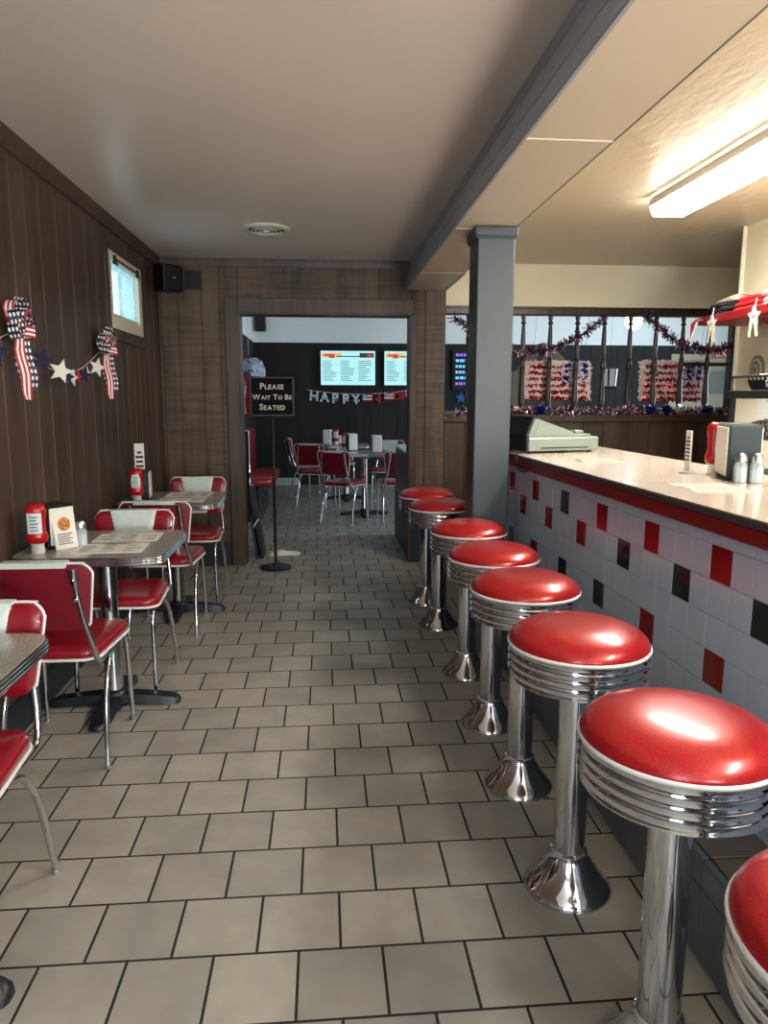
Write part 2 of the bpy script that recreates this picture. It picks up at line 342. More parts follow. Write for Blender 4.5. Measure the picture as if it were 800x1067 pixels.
def dup(root, loc, rz, label):
    def cp(o, par):
        c = o.copy(); COL.objects.link(c)
        if par: c.parent = par
        for ch in list(o.children): cp(ch, c)
        return c
    r = cp(root, None); r.location = loc; r.rotation_euler = (0, 0, rz); r['label'] = label; return r
def struct(name, mb, m, smooth=0):
    return tag(mb.build(name, m, None, smooth), kind='structure')
def text_obj(name, body, size, m, parent, loc, rot, ext=.001, align='CENTER', sx=1, bold=0):
    cu = bpy.data.curves.new('t', 'FONT'); cu.body = body; cu.size = size; cu.extrude = ext; cu.align_x = align; cu.resolution_u = 2; cu.offset = bold
    t = bpy.data.objects.new('t', cu); COL.objects.link(t); dg = bpy.context.evaluated_depsgraph_get(); dg.update()
    me = bpy.data.meshes.new_from_object(t.evaluated_get(dg)); bpy.data.objects.remove(t); me.name = name
    me.materials.clear(); me.materials.append(MT[m])
    for v in me.vertices: v.co.x *= sx
    o = bpy.data.objects.new(name, me); COL.objects.link(o); o.parent = parent; o.location = loc; o.rotation_euler = rot; return o

# ================================================================== the room shell
C = 2.428; XL = -1.264; YB = 5.9; YR = 6.05; YE = 11.4
struct('floor', MB().box((-3, -2.6, -.1), (9, 12, 0)), 'floor')
struct('ceiling', MB().box((XL-.15, -2.3, C), (.8, YR, C+.12)), 'ceil')
struct('ceiling_kitchen', MB().box((.8, -2.3, C), (5.2, YB+.02, C+.12)), 'kceil')
struct('ceiling_rear', MB().box((-1.4, YR-.05, 2.95), (7.2, YE+.2, 3.07)), 'white')
# left wall: backing boards around the window, then planks
wy0, wy1, wz0, wz1 = 4.56, 5.30, 1.80, 2.215
b = MB()
for lo, hi in (((XL-.14, -2.3, 0), (XL-.016, wy0, C)), ((XL-.14, wy1, 0), (XL-.016, YR, C)), ((XL-.14, wy0, 0), (XL-.016, wy1, wz0)), ((XL-.14, wy0, wz1), (XL-.016, wy1, C))): b.box(lo, hi)
ys = [-2.3, -2.0, -1.8, -1.55, -1.3, -1.05, -.8, -.6, -.35, -.1, .12, .35, .55, .8, 1.0, 1.2, 1.42, 1.6, 1.82, 2.05, 2.25, 2.44, 2.66, 2.84, 3.027, 3.216, 3.363, 3.525, 3.731, 3.933, 4.159, 4.32, 4.452, 4.6, 4.746, 4.9, 5.06, 5.2, 5.34, 5.5, 5.68, 5.9]
p = MB()
for a, c in zip(ys, ys[1:]):
    g = .0035
    a2, c2 = a+g, c-g
    if c <= wy0-.07 or a >= wy1+.07: p.box((XL-.02, a2, 0), (XL, c2, C), bev=.003)
    else:
        p.box((XL-.02, a2, 0), (XL, c2, wz0-.03), bev=.003); p.box((XL-.02, a2, wz1+.03), (XL, c2, C), bev=.003)
        if a < wy0-.04: p.box((XL-.02, a2, wz0-.03), (XL, wy0-.04, wz1+.03))
        if c > wy1+.04: p.box((XL-.02, wy1+.04, wz0-.03), (XL, c2, wz1+.03))
k = len(p.v); m0 = len(p.f)
off = len(p.v); p.v += b.v; p.f += [tuple(i+off for i in f) for f in b.f]; p.mi += [1]*len(b.f)
struct('wall_left', p, ['wood', 'lit_groove'])
struct('trim_1', MB().prism([(XL, C), (XL, C-.075), (XL+.012, C-.075), (XL+.028, C-.03), (XL+.03, C)], -2.3, YB, 'y'), 'wood')
struct('trim_2', MB().prism([(YB, C), (YB, C-.06), (YB-.012, C-.06), (YB-.022, C-.02), (YB-.022, C)], XL, .69, 'x'), 'wood')
struct('trim_3', MB().box((XL, YB-.022, .2), (XL+.022, YB, C-.06), bev=.004), 'casing')
struct('baseboard_left', MB().box((XL, -2.3, 0), (XL+.016, YB, .15), bev=.005), 'navy')
# back wall of rough boards with the cased opening
ox0, ox1, oz = -.659, .702, 2.021
p = MB()
xs = [XL, -1.12, -.94, -.80, ox0]
for a, c in zip(xs, xs[1:]): p.box((a+.002, YB, 0), (c-.002, YR, C), bev=.003)
xs = [ox1, .82, .985]
for a, c in zip(xs, xs[1:]): p.box((a+.002, YB, 0), (c-.002, YR, C), bev=.003)
for a, c in zip([ox0, -.30, .12, .45, ox1], [-.30, .12, .45, ox1]): p.box((a+.001, YB, oz), (c-.001, YR, C), bev=.002)
p.box((XL, YB+.02, C), (7.2, YR, 2.97))
p.box((XL, YB+.01, 0), (ox0-.01, YR-.005, C)); p.box((ox1+.01, YB+.01, 0), (.98, YR-.005, C)); p.box((ox0, YB+.01, oz+.01), (ox1, YR-.005, C))
struct('wall_back', p, 'rough')
p = MB(); p.box((ox0-.1, YB-.024, 0), (ox0, YB, oz+.115), bev=.004); p.box((ox0, YB-.024, oz), (ox1+.02, YB, oz+.115), bev=.004); p.box((ox1, YB-.024, .5), (ox1+.045, YB, oz), bev=.004)
p.box((ox0-.005, YB-.02, 0), (ox0+.012, YR+.02, oz), bev=.003); p.box((ox1-.012, YB-.02, 0), (ox1+.005, YR+.02, oz), bev=.003); p.box((ox0, YB-.02, oz-.012), (ox1, YR+.02, oz+.003), bev=.003)
struct('trim_4', p, 'casing')
struct('baseboard_back', MB().box((XL, YB-.018, 0), (ox0-.1, YB, .2), bev=.005).box((ox1, YB-.02, 0), (.99, YB, .5), bev=.005), 'navy')
# window 1, hinged at the top of the left wall
p = MB()
for lo, hi in (((XL-.10, wy0-.02, wz0-.02), (XL+.012, wy0+.045, wz1+.02)), ((XL-.10, wy1-.055, wz0-.02), (XL+.012, wy1+.02, wz1+.02)), ((XL-.10, wy0+.045, wz0-.02), (XL+.012, wy1-.055, wz0+.055)), ((XL-.10, wy0+.045, wz1-.035), (XL+.012, wy1-.055, wz1+.02))): p.box(lo, hi, bev=.004)
win = struct('window_1', p, 'frame')
q = MB(); q.box((XL-.022, wy0+.045, wz0+.055), (XL-.017, wy1-.055, wz1-.035)); q.build('window_pane', 'frost', win, 0)
q = MB(); q.box((XL-.016, wy0+.045, wz0+.055), (XL-.004, wy1-.055, wz0+.075)); q.build('window_sash', 'frame', win, 0)
for yy in (wy0+.09, wy1-.11):
    q = MB(); q.box((XL+.006, yy, wz1-.05), (XL+.024, yy+.035, wz1+.0), bev=.003); q.tube([(XL+.02, yy+.018, wz1-.03), (XL+.03, yy+.018, wz1-.06)], .006, sm=0); q.build('window_catch', 'matte', win)
q = MB(); q.tube([(XL+.02, wy0+.10, wz1-.02), (XL+.02, wy1-.1, wz1-.02)], .005, sm=0); q.build('catch_bar', 'matte', win)
p = MB()
for lo, hi in (((XL-.01, wy0-.075, wz0-.09), (XL+.016, wy0-.02, wz1+.06)), ((XL-.01, wy1+.02, wz0-.09), (XL+.016, wy1+.085, wz1+.06)), ((XL-.01, wy0-.02, wz0-.09), (XL+.016, wy1+.02, wz0-.02)), ((XL-.01, wy0-.02, wz1+.02), (XL+.016, wy1+.02, wz1+.06))): p.box(lo, hi, bev=.003)
struct('trim_5', p, 'wood')
# dropped beam over the counter stools, with its moulded grey face
sz = 2.213
p = MB(); p.box((.69, -2.3, sz), (.968, 2.485, C)); p.box((.69, 2.489, sz), (.968, 3.77, C)); p.box((.69, 3.774, sz), (.968, 5.085, C)); p.box((.69, 5.089, sz), (.99, YB, C))
p.box((.667, -2.3, sz), (.69, YB, sz+.009))
struct('ceiling_beam', p, 'soffit')
p = MB()
for yy, x1 in ((2.487, .966), (3.772, .966), (5.087, .98)): p.box((.668, yy-.005, sz-.0025), (x1, yy+.005, sz+.004))
struct('trim_8', p, 'cream2')
struct('beam_shadow_line', MB().box((.965, -2.3, sz-.002), (.970, YB, sz+.012)), 'gpanel')  # added grey strip, drawn as the thin shadow line along the beam's edge
pr = [(.695, C), (.690, C), (.688, C-.03), (.680, C-.034), (.680, C-.055), (.688, C-.060), (.688, C-.066), (.674, C-.070), (.671, C-.10), (.666, C-.13), (.662, C-.150), (.676, C-.154), (.676, C-.160), (.654, C-.164), (.654, C-.185), (.652, C-.192), (.652, sz-.002), (.656, sz-.008), (.667, sz-.008), (.669, sz+.01), (.695, sz+.01)]
struct('trim_6', MB().prism(pr, -2.3, YB, 'y'), 'moulding')
# the post that carries it
p = MB(); p.box((.772, 3.70, 0), (.962, 3.90, sz-.05), bev=.006); p.box((.757, 3.688, sz-.05), (.975, 3.914, sz-.002), bev=.006); p.box((.762, 3.692, sz-.06), (.970, 3.91, sz-.05), bev=.004)
struct('column', p, 'column', 0)
p = MB(); p.tube([(.972, 3.80, 1.10), (.972, 3.80, 1.42), (.969, 3.80, 1.8), (.972, 3.80, 1.95)], .006, n=6); co = p.build('phone_cord', 'wp'); tag(co, 'thin white cable running down the edge of the slate-grey post', 'cable')
# kitchen walls
struct('wall_front', MB().box((XL-.15, -2.3, 0), (-1.15, -2.2, C)).box((.5, -2.3, 0), (.95, -2.2, C)).box((1.8, -2.3, 0), (5.2, -2.2, C)).box((.95, -2.3, 0), (1.8, -2.2, .7)).box((.95, -2.3, 1.55), (1.8, -2.2, C)).box((-1.15, -2.3, 0), (.5, -2.2, .55)).box((-1.15, -2.3, 2.25), (.5, -2.2, C)), 'cream2')
p = MB(); p.box((-1.15, -2.28, .55), (-1.08, -2.22, 2.25)); p.box((.43, -2.28, .55), (.5, -2.22, 2.25)); p.box((-1.15, -2.28, .55), (.5, -2.22, .62)); p.box((-1.15, -2.28, 2.18), (.5, -2.22, 2.25)); p.box((-.36, -2.28, .62), (-.29, -2.22, 2.18))
struct('window_2', p, 'frame')
p = MB(); p.box((.95, -2.28, .7), (1.0, -2.22, 1.55)); p.box((1.75, -2.28, .7), (1.8, -2.22, 1.55)); p.box((1.0, -2.28, .7), (1.75, -2.22, .75)); p.box((1.0, -2.28, 1.5), (1.75, -2.22, 1.55))
struct('added_window_4', p, 'frame')  # unseen window, added to go with the upward ceiling fill
struct('wall_right', MB().box((2.641, -2.3, 0), (2.76, 4.524, C)), 'cream')
struct('trim_7', MB().box((2.62, 4.515, .9), (2.665, 4.53, C), bev=.003), 'cream2')
struct('wall_kitchen', MB().box((.985, YB+.01, 2.10), (3.53, YR, C)).box((3.50, YB+.01, 0), (5.2, YR, C)), 'cream')
struct('wall_alcove', MB().box((5.1, 4.4, 0), (5.2, YR, C)).box((2.7, 4.42, 0), (5.2, 4.52, C)), 'cream')
p = MB(); xs = [.985, 1.16, 1.34, 1.55, 1.78, 1.95, 2.16, 2.33, 2.55, 2.74, 2.93, 3.12, 3.31, 3.5]
for a, c in zip(xs, xs[1:]): p.box((a+.002, YB+.02, 0), (c-.002, YR-.01, 1.19), bev=.004)
p.box((.985, YB-.005, 1.17), (3.5, YR+.01, 1.235), bev=.006)
p.box((.985, YB+.03, 0), (3.5, YR-.02, 1.19))
struct('wall_partition', p, 'halfwood')
# rear room
p = MB(); xs = [-1.05+i*.22 for i in range(38)]
for a, c in zip(xs, xs[1:]): p.box((a+.0015, YE, 0), (c-.0015, YE+.1, 2.19), bev=.002)
p.box((-1.2, YE+.02, 0), (7.2, YE+.1, 2.19))
struct('wall_rear', p, 'rearwood')
struct('wall_rear_upper', MB().box((-1.2, YE-.005, 2.19), (7.2, YE+.1, 2.97)), 'white')
p = MB(); yy = [YR+i*.2 for i in range(28)]
for a, c in zip(yy, yy[1:]): p.box((-1.15, a+.0015, 0), (-1.05, min(c, YE)-.0015, 2.19), bev=.002)
p.box((-1.15, YR, 0), (-1.06, YE, 2.19))
struct('wall_rear_left', p, 'rearwood')
struct('wall_rear_left_upper', MB().box((-1.15, YR-.02, 2.19), (-1.045, YE, 2.97)), 'white')
p = MB(); p.box((6.9, YR, 0), (7.0, 6.5, 2.95)); p.box((6.9, 8.7, 0), (7.0, YE, 2.95)); p.box((6.9, 6.5, 0), (7.0, 8.7, .8)); p.box((6.9, 6.5, 2.55), (7.0, 8.7, 2.95))
struct('wall_rear_right', p, 'white')
p = MB(); p.box((6.92, 6.5, .8), (6.98, 6.6, 2.55)); p.box((6.92, 8.6, .8), (6.98, 8.7, 2.55)); p.box((6.92, 6.6, .8), (6.98, 8.6, .9)); p.box((6.92, 6.6, 2.45), (6.98, 8.6, 2.55)); p.box((6.92, 7.56, .9), (6.98, 7.64, 2.45))
struct('window_3', p, 'frame')
p = MB(); p.box((5.55, YE-.03, .02), (6.85, YE+.0, 2.06), bev=.004)
struct('door_1', p, mat('dull_cream_door_paint', (172, 162, 138), .6))
p = MB(); p.box((-1.05, YE-.014, 0), (7, YE, .09), bev=.003); struct('baseboard_rear', p, 'rearwood')

# ================================================================== the counter and its stools
A = math.radians(1.5); ct = thing('diner_counter', 'long counter with speckled pale top, red band and white tile front dotted red and black', 'counter', (1.06, 3.3, 0), -PI/2+A)
# counter frame: local +x runs towards the front of the room, local -y faces the stools
def ci(p): return p
CT = 1.075; u0, u1 = -1.32, 3.9
p = MB(); p.box((u0, -.028, CT-.004), (u1, .66, CT), bev=.0015); p.build('countertop', 'ctop', ct)
p = MB(); p.box((u0, -.03, CT-.026), (u1, .662, CT-.004), bev=.003); p.build('countertop_edge', 'cedge', ct)
p = MB(); p.box((u0, -.022, CT-.072), (u1, 0, CT-.026), bev=.003); p.build('trim_band', 'redband', ct)
p = MB(); p.box((u0, 0, .275), (u1, .62, CT-.026)); p.box((u0, .25, 0), (u1, .62, .275)); p.build('carcass', 'wood2', ct)
p = MB(); p.box((u0, -.007, .275), (u1, 0, CT-.05), 3)
tp = .1015; top = .9685; off = .017
for r in range(-1, 8):
    z1 = top-tp*r; z0 = z1-tp
    if r == -1: z1 = CT-.066
    z0 = max(z0, .275)
    for k in range(-13, 39):
        a = off+tp*(k-.5); bb = a+tp
        mi = 0
        if r == 0 and k % 4 == 2: mi = 2 if k == 2 else 1
        elif r == 1 and k % 4 == 0: mi = 2 if k in (8, 12, 16, 24) else 1
        elif r == 3 and k % 4 == 2: mi = 2 if k in (-6, 2, 6, 22) else 1
        p.box((max(a, u0)+.0012, -.0105, z0+.0012), (min(bb, u1)-.0012, -.006, z1-.0012), mi, bev=.0012)
p.build('tile_front', ['tw', 'tr', 'tb', 'grout'], ct, 0)

st = thing('foot_step', 'low grey tiled foot step running along the floor under the counter', 'step', (.905, 0, 0))
p = MB(); p.box((.006, -1.2, 0), (.19, 4.62, .262)); p.build('core', 'dgrout', st)
p = MB(); y = -1.2
while y < 4.6:
    for z0, z1 in ((.004, .19), (.193, .262)): p.box((0, y+.0015, z0), (.008, y+.2085, z1), bev=.002)
    y += .21
p.build('riser_tiles', 'steptile', st)
p = MB(); y = -1.2
while y < 4.6: p.box((.0, y+.003, .262), (.02, y+.207, .268), 1, bev=.002); p.box((.024, y+.003, .262), (.19, y+.207, .268), bev=.002); y += .21
p.build('top_tiles', ['steptop', 'steptile'], st)

def ridged(r, z0, z1, k=4):
    pr = [(r-.012, z0), (r-.004, z0+.002)]; h = (z1-z0)/k
    for i in range(k):
        for a, b_ in ((-.0035, .02), (-.005, .2), (-.0055, .5), (-.0045, .72), (-.0015, .80), (.0012, .86), (.0012, .92), (-.0012, .98)): pr.append((r+a, z0+.004+(h-.001)*(i+b_)))
    return pr+[(r-.004, z1-.001), (r-.012, z1)]
def make_stool(label):
    t = thing('bar_stool', label, 'stool', (.68, .635, 0), 0, 'chrome bar stools along the counter')
    dome = [(.176, .716)]+[(.1855*math.cos(a)**.62, .724+.056*math.sin(a)) for a in [PI/2*i/14 for i in range(0, 14)]]+[(.008, .780), (.001, .7801)]
    MB().lathe(dome, n=64).build('cushion', 'vinyl', t, 60)
    MB().loop([(.184*math.cos(2*PI*k/64), .184*math.sin(2*PI*k/64), .722) for k in range(64)], .0055).build('piping', 'piping', t, 80)
    MB().lathe(ridged(.185, .625, .718), n=64).build('seat_ring', 'chrome', t, 40)
    MB().lathe([(.172, .635), (.166, .622), (.06, .612), (.052, .60), (.045, .60)], n=40).build('seat_plate', 'steel', t, 40)
    MB().lathe([(.0435, .09), (.0435, .61)], n=36).build('column', 'chrome', t, 40)
    MB().lathe([(.122, 0), (.122, .006), (.117, .014), (.105, .026), (.088, .046), (.072, .07), (.058, .094), (.051, .108), (.0505, .114), (.046, .116), (.0435, .118)], n=48).build('base', 'chrome', t, 50)
    return t
names = ['chrome bar stool with red domed seat cut off by the bottom corner of the photo', 'red-seated chrome bar stool second up from the bottom corner, largest whole seat', 'third chrome red bar stool counting up from the bottom corner', 'fourth chrome red bar stool counting up from the bottom corner', 'fifth chrome red bar stool counting up from the bottom corner',
         'red bar stool standing just in front of the slate-grey post, third from doorway', 'second chrome red bar stool counted from the doorway', 'red bar stool closest to the doorway, half behind the next seat']
ys_ = [.72, 1.265, 1.82, 2.365, 2.86, 3.43, 4.2, 4.72]
xs_ = [.68, .678, .678, .683, .69, .70, .683, .68]
first = make_stool(names[0]); first.location = (xs_[0], ys_[0], 0)
for nm, xv, yv in list(zip(names, xs_, ys_))[1:]: dup(first, (xv, yv, 0), 0, nm)

# ================================================================== dining chairs and tables
def make_chair(label, group):
    t = thing('diner_chair', label, 'chair', (0, 0, 0), 0, group)
    seatf = rpoly([(.168, -.19), (.198, .2), (-.198, .2), (-.168, -.19)], .06)
    MB().slab(seatf, [(.418, -.006), (.424, 0), (.444, .002), (.456, -.004), (.463, -.016), (.467, -.04), (.468, -.09)]).build('seat', 'cvinyl', t, 60)
    MB().loop([(x, y, .420) for x, y in seatf(.002)], .006).build('seat_trim', 'piping', t, 80)
    def mp(x, z, tt): return (x, -.205-.16*(z-.55)-.02+tt+.55*x*x*0.9, z)
    backf = rpoly([(.165, .545), (.2, .80), (-.2, .80), (-.165, .545)], .045)
    def bmap(x, z, tt): return mp(x, z, tt)
    bk = MB().slab(shrink(backf), [(-.017, -2+.05), (-.017, -2+.4), (-.017, -2+.75), (-.016, -.022), (-.013, -.002), (0, 0), (.012, -.002), (.018, -.014), (.0205, -.03), (.0215, -2+.75), (.022, -2+.4), (.022, -2+.05)], mi=0, mapf=bmap)
    for i, f in enumerate(bk.f):
        ys = [bk.v[j] for j in f]
    o = bk.build('backrest', ['cvinyl', 'backv'], t, 60)
    for pl in o.data.polygons:                       # the back of the back is darker plain vinyl
        if pl.normal.y < -.8: pl.material_index = 1
    MB().tube([bmap(x, z, -.012) for x, z in backf(.001)[3:21]], .0045, n=8, sm=2).build('back_piping', 'piping', t, 80)
    sf = rpoly([(.062, .55), (.112, .7985), (-.112, .7985), (-.062, .55)], .004, 2)
    s = MB().slab(shrink(sf, -.004), [(.0, -.004), (.016, 0), (.0265, 0), (.0285, -.004), (.0285, -1.4), (.0285, -1.95)], mapf=bmap)
    s.slab(rpoly([(.112, .785), (.112, .806), (-.112, .806), (-.112, .785)], .004, 2), [(-.02, 0), (.027, 0)], mapf=bmap)
    tag(s.build('back_stripe', 'wvinyl', t, 40), 'pearl white centre stripe')
    for sx in (-1, 1):
        p = MB().tube([(sx*.136, -.270, .755), (sx*.139, -.264, .70), (sx*.154, -.243, .58), (sx*.17, -.214, .48), (sx*.173, -.195, .43), (sx*.173, -.15, .408), (sx*.172, 0, .405)], .0105)
        p.lathe([(.018, -.004), (.018, .004)], (0, 0, 0), 12) if 0 else None
        p.tube([(sx*.134, -.272, .782), (sx*.135, -.272, .772), (sx*.137, -.268, .735), (sx*.139, -.264, .70)], lambda u: .021-.010*u, sm=2)
        p.build('back_post', 'chrome', t, 60)
        for zz in (.74, .67):
            q = MB().tube([(sx*(.137+.03*(.74-zz)), -.297+.2*(.74-zz), zz), (sx*(.137+.03*(.74-zz)), -.265+.2*(.74-zz), zz)], .006, sm=0); q.build('bolt', 'chrome', t, 60)
        f = MB().tube([(sx*.165, .02, .405), (sx*.168, .14, .402), (sx*.171, .185, .375), (sx*.174, .203, .25), (sx*.178, .215, .012)], .0105).build('leg', 'chrome', t, 60)
        MB().lathe([(.011, 0), (.0125, .003), (.0115, .012)], (sx*.178, .215, 0), 14).build('foot_glide', 'steel', f)
        f = MB().tube([(sx*.168, .10, .408), (sx*.172, .02, .405), (sx*.177, -.07, .372), (sx*.182, -.135, .28), (sx*.187, -.175, .15), (sx*.192, -.205, .012)], .0105).build('leg', 'chrome', t, 60)
        MB().lathe([(.011, 0), (.0125, .003), (.0115, .012)], (sx*.192, -.205, 0), 14).build('foot_glide', 'steel', f)
    MB().tube([(-.17, .06, .405), (.17, .06, .405)], .008, sm=0).build('stretcher', 'chrome', t)
    return t
G1 = 'red diner chairs along the panelled wall'; G2 = 'red diner chairs in the rear dining room'
ch = make_chair('red chair seen from behind, pushed up to the middle table by the wall', G1); ch.location = (-1.01, 2.80, 0)
dup(ch, (-.965, 3.47, 0), PI, 'red chair with white back stripe facing out behind the middle wall table')
dup(ch, (-.935, 4.29, 0), 0, 'red chair seen from behind between the middle table and the far corner table')
dup(ch, (-.905, 5.00, 0), PI, 'red white-striped chair in the corner against the rough back wall')
dup(ch, (-.985, 1.785, 0), PI, 'red chair cut by the photo edge, tucked under the table nearest the camera')
rear = [((.22, 7.92), -.5, 'red rear-room chair seen from behind nearest the wooden doorway, angled at the big table'), ((-.10, 9.15), -.35, 'red rear-room chair seen from behind just inboard of the side-on chair'),
        ((-.24, 10.2), -1.35, 'red rear-room chair seen side-on at the end of the tables'), ((.80, 7.95), .12, 'red rear-room chair half hidden by the low dark divider'),
        ((.25, 10.55), PI, 'red rear-room chair facing out at the far side of the tables'), ((.82, 9.35), PI-.2, 'red rear-room chair facing out behind the nearer rear table'), ((.62, 8.62+.85), PI+.4, '')]
for (x, y), r, l in rear:
    if l:
        d = dup(ch, (x, y, 0), r, l); d['group'] = G2
def make_table(label, hx=.305, hy=.305, foot=.29):
    t = thing('diner_table', label, 'table', (0, 0, 0), 0, 'grey laminate diner tables')
    fn = rrect(hx-.004, hy-.004, .075)
    MB().slab(fn, [(.712, -.02), (.712, 0), (.738, 0), (.741, -.003), (.741, -.05)]).build('tabletop', 'lamin', t, 40)
    pr = [(.703, -.002)]
    for i in range(3):
        for q in range(5): pr.append((.705+.011*i+.0105*q/4, .001+.004*math.sin(PI*q/4)))
    pr += [(.7395, .002), (.7405, -.001)]
    MB().slab(fn, pr, caps=(1, 0)).build('edge_band', 'chrome', t, 40)
    MB().lathe([(.05, .02), (.038, .06), (.038, .66), (.09, .685), (.13, .703), (.13, .706)], n=28).build('column', 'chrome', t, 40)
    b = MB(); b.lathe([(.06, .0), (.065, .03), (.055, .06), (.042, .075)], n=24)
    for k in range(4):
        a = PI/2*k; c, s = math.cos(a), math.sin(a); st0 = len(b.v)
        fo = [(.03, .045, .055, .02), (.12, .042, .05, .014), (.2, .040, .042, .004), (foot-.03, .038, .032, 0), (foot-.008, .03, .022, 0), (foot, .014, .012, 0)]
        vs = []
        for x, w, zt, zb in fo: vs += [(x, -w, zb), (x, w, zb), (x, w*.75, zt), (x, -w*.75, zt)]
        fs = []
        for i in range(len(fo)-1):
            for q in range(4): fs.append((4*i+q, 4*i+(q+1) % 4, 4*i+4+(q+1) % 4, 4*i+4+q))
        fs += [(3, 2, 1, 0), tuple(4*len(fo)-4+q for q in range(4))]
        b.add(vs, fs); b.xf(Matrix.Rotation(a, 4, 'Z'), st0)
    b.build('base', 'cast', t, 50)
    return t
tb = make_table('grey diner table by the wall in the middle of the row, menus laid on it'); tb.location = (-.955, 3.19, 0)
dup(tb, (-.945, 4.63, 0), 0, 'grey diner table in the far corner by the rough back wall')
t3 = make_table('grey diner table cut by the photo edge, nearest the camera', .26, .42, .258); t3.location = (-.99, 1.54, 0)
dup(tb, (.47, 8.42, 0), 0, 'nearer grey table of the rear dining room, seen through the doorway')
dup(tb, (.30, 9.75, 0), 0, 'farther grey table of the rear dining room, beyond the nearer one')

# ================================================================== lamps, vents, speakers
def fluoro(x0, x1, y0, y1, label):
    t = thing('ceiling_light', label, 'ceiling light', ((x0+x1)/2, (y0+y1)/2, C), 0, 'fluorescent ceiling lights over the counter')
    w, l = (x1-x0)/2, (y1-y0)/2
    MB().box((-w+.01, -l, -.022), (w-.01, l, 0), bev=.003).build('pan', 'wp', t)
    p = MB(); p.prism([(-w, -.03), (-w, -.055), (-w+.02, -.095), (w-.02, -.095), (w, -.055), (w, -.03)], -l+.012, l-.012, 'y'); df = p.build('diffuser', ['lampwhite', 'lampside'], t, 0)
    for pl in df.data.polygons:
        if pl.normal.z > -.95: pl.material_index = 1
    MB().box((-w-.004, -l, -.05), (-w+.004, l, -.012)).box((w-.004, -l, -.05), (w+.004, l, -.012)).build('rail', 'steel', t)
    p = MB()
    for s in (-1, 1): p.prism([(-w, -.022), (-w, -.057), (-w+.02, -.098), (w-.02, -.098), (w, -.057), (w, -.022)], s*l-.012*(s > 0), s*l+.012*(s < 0), 'y')
    p.build('end_cap', 'lampside', t)
fluoro(1.745, 1.95, 2.70, 3.93, 'glowing fluorescent ceiling light over the counter, running out of the frame')
fluoro(1.745, 1.95, -.2, 1.03, 'added second fluorescent ceiling light, out of view over the front end of the counter')  # unseen extra lamp, added to brighten the near floor
v = thing('ceiling_vent', 'round white ceiling vent in front of the doorway', 'vent', (-.35, 4.852, C))
pr = [(.150, 0), (.150, -.008), (.140, -.014), (.122, -.018), (.117, -.014), (.115, -.002)]
MB().lathe(pr, n=48, cap=False).build('rim', 'vent', v, 50)
MB().lathe([(.116, -.004), (.001, -.004)], n=32, cap=False).build('throat', 'dark', v)
p = MB()
for r in (.096, .071, .046): p.lathe([(r, -.014), (r+.004, -.021), (r-.003, -.022), (r-.006, -.015), (r, -.014)], n=40, cap=False)
p.lathe([(.022, -.006), (.02, -.028), (.001, -.029)], n=24, cap=False); p.build('cone_ring', 'vent', v, 50)

s = thing('wall_speaker', 'small black loudspeaker mounted high in the panelled corner', 'speaker', (-1.168, 5.79, 2.255), .8)
MB().box((-.085, -.08, -.095), (.085, .07, .095), bev=.006).build('cabinet', 'black', s)
MB().box((-.08, -.088, -.088), (.08, -.078, .088), bev=.006).build('grille', 'matte', s)
MB().box((-.012, -.0895, -.008), (.012, -.087, .004)).build('badge', 'steel', s)
MB().tube([(.02, .06, 0), (.05, .095, 0)], .012, sm=0).build('bracket', 'matte', s)
g = thing('wall_grille', 'square dark louvred grille on the rough back wall beside the speaker', 'vent', (-.995, YB, 2.262))
MB().box((-.072, -.012, -.08), (.072, -.001, -.07)).box((-.072, -.012, .07), (.072, -.001, .08)).box((-.072, -.012, -.07), (-.062, -.001, .07)).box((.062, -.012, -.07), (.072, -.001, .07)).build('frame', 'casing', g)
p = MB().box((-.062, -.002, -.07), (.062, -.0005, .07))
for i in range(8): p.box((-.062, -.009, -.066+.0172*i), (.062, -.003, -.056+.0172*i))
p.build('slats', 'matte', g)

# ================================================================== ribbon bows and star garland on the left wall
def bow(label, y, z0, hgt):
    t = thing('ribbon_bow', label, 'bow', (XL+.01, y, z0), 0, 'patriotic ribbon bows on the panelled wall')
    k = hgt/.4
    loops = MB(); rnd = random.Random(int(y*100))
    for i in range(15):
        a = PI*(.02+.96*((i*7) % 15)/14)+rnd.uniform(-.12, .12); L = rnd.uniform(.085, .125)*k*(1.25 if .3*PI < a < .75*PI else 1)
        d = Vector((rnd.uniform(.0, .38), math.cos(a), math.sin(a)+.12)).normalized(); n = Vector((1, rnd.uniform(-.3, .5), rnd.uniform(-.5, .5))); n = (n-d*n.dot(d)).normalized(); s_ = d.cross(n)
        P = [Vector((.035, 0, 0))+d*L*x_+s_*.034*k*y_ for x_, y_ in ((0, 0), (.3, .55), (.62, .95), (.88, .85), (1, .3), (1, -.3), (.88, -.85), (.62, -.95), (.3, -.55), (0, 0))]
        P = [Vector((max(q.x, .006), q.y, q.z)) for q in P]
        loops.ribbon(P, n, .044*k, 0 if i % 3 else 1)
    loops.build('loop', ['dots', 'stripes'], t, 60)
    MB().ribbon([(.03, -.03*k, .012), (.085, -.02*k, .004), (.10, 0, 0), (.085, .02*k, -.004), (.03, .03*k, -.012)], (0, 0, 1), .045*k).build('knot', 'stripes', t, 60)
    for j, (dx, m, w, l) in enumerate(((-.014, 0, .042, .25), (.022, 0, .044, .235), (.003, 1, .042, .275))):
        pts = [(.046+dx*k*min(1, .3+q/4)+.014*(q/8)**2+.005*math.sin(q*1.2+j), -.012*j+.02*(q/8)**2, -l*k*q/8) for q in range(9)]
        MB().ribbon(pts, (.85, .5, 0), lambda u, w=w, m=m: w*k*(min(1, .5+3*u) if u < .84 else 1-2.2*(u-.84))).build('tail', 'stripes' if m else 'dots', t, 60)
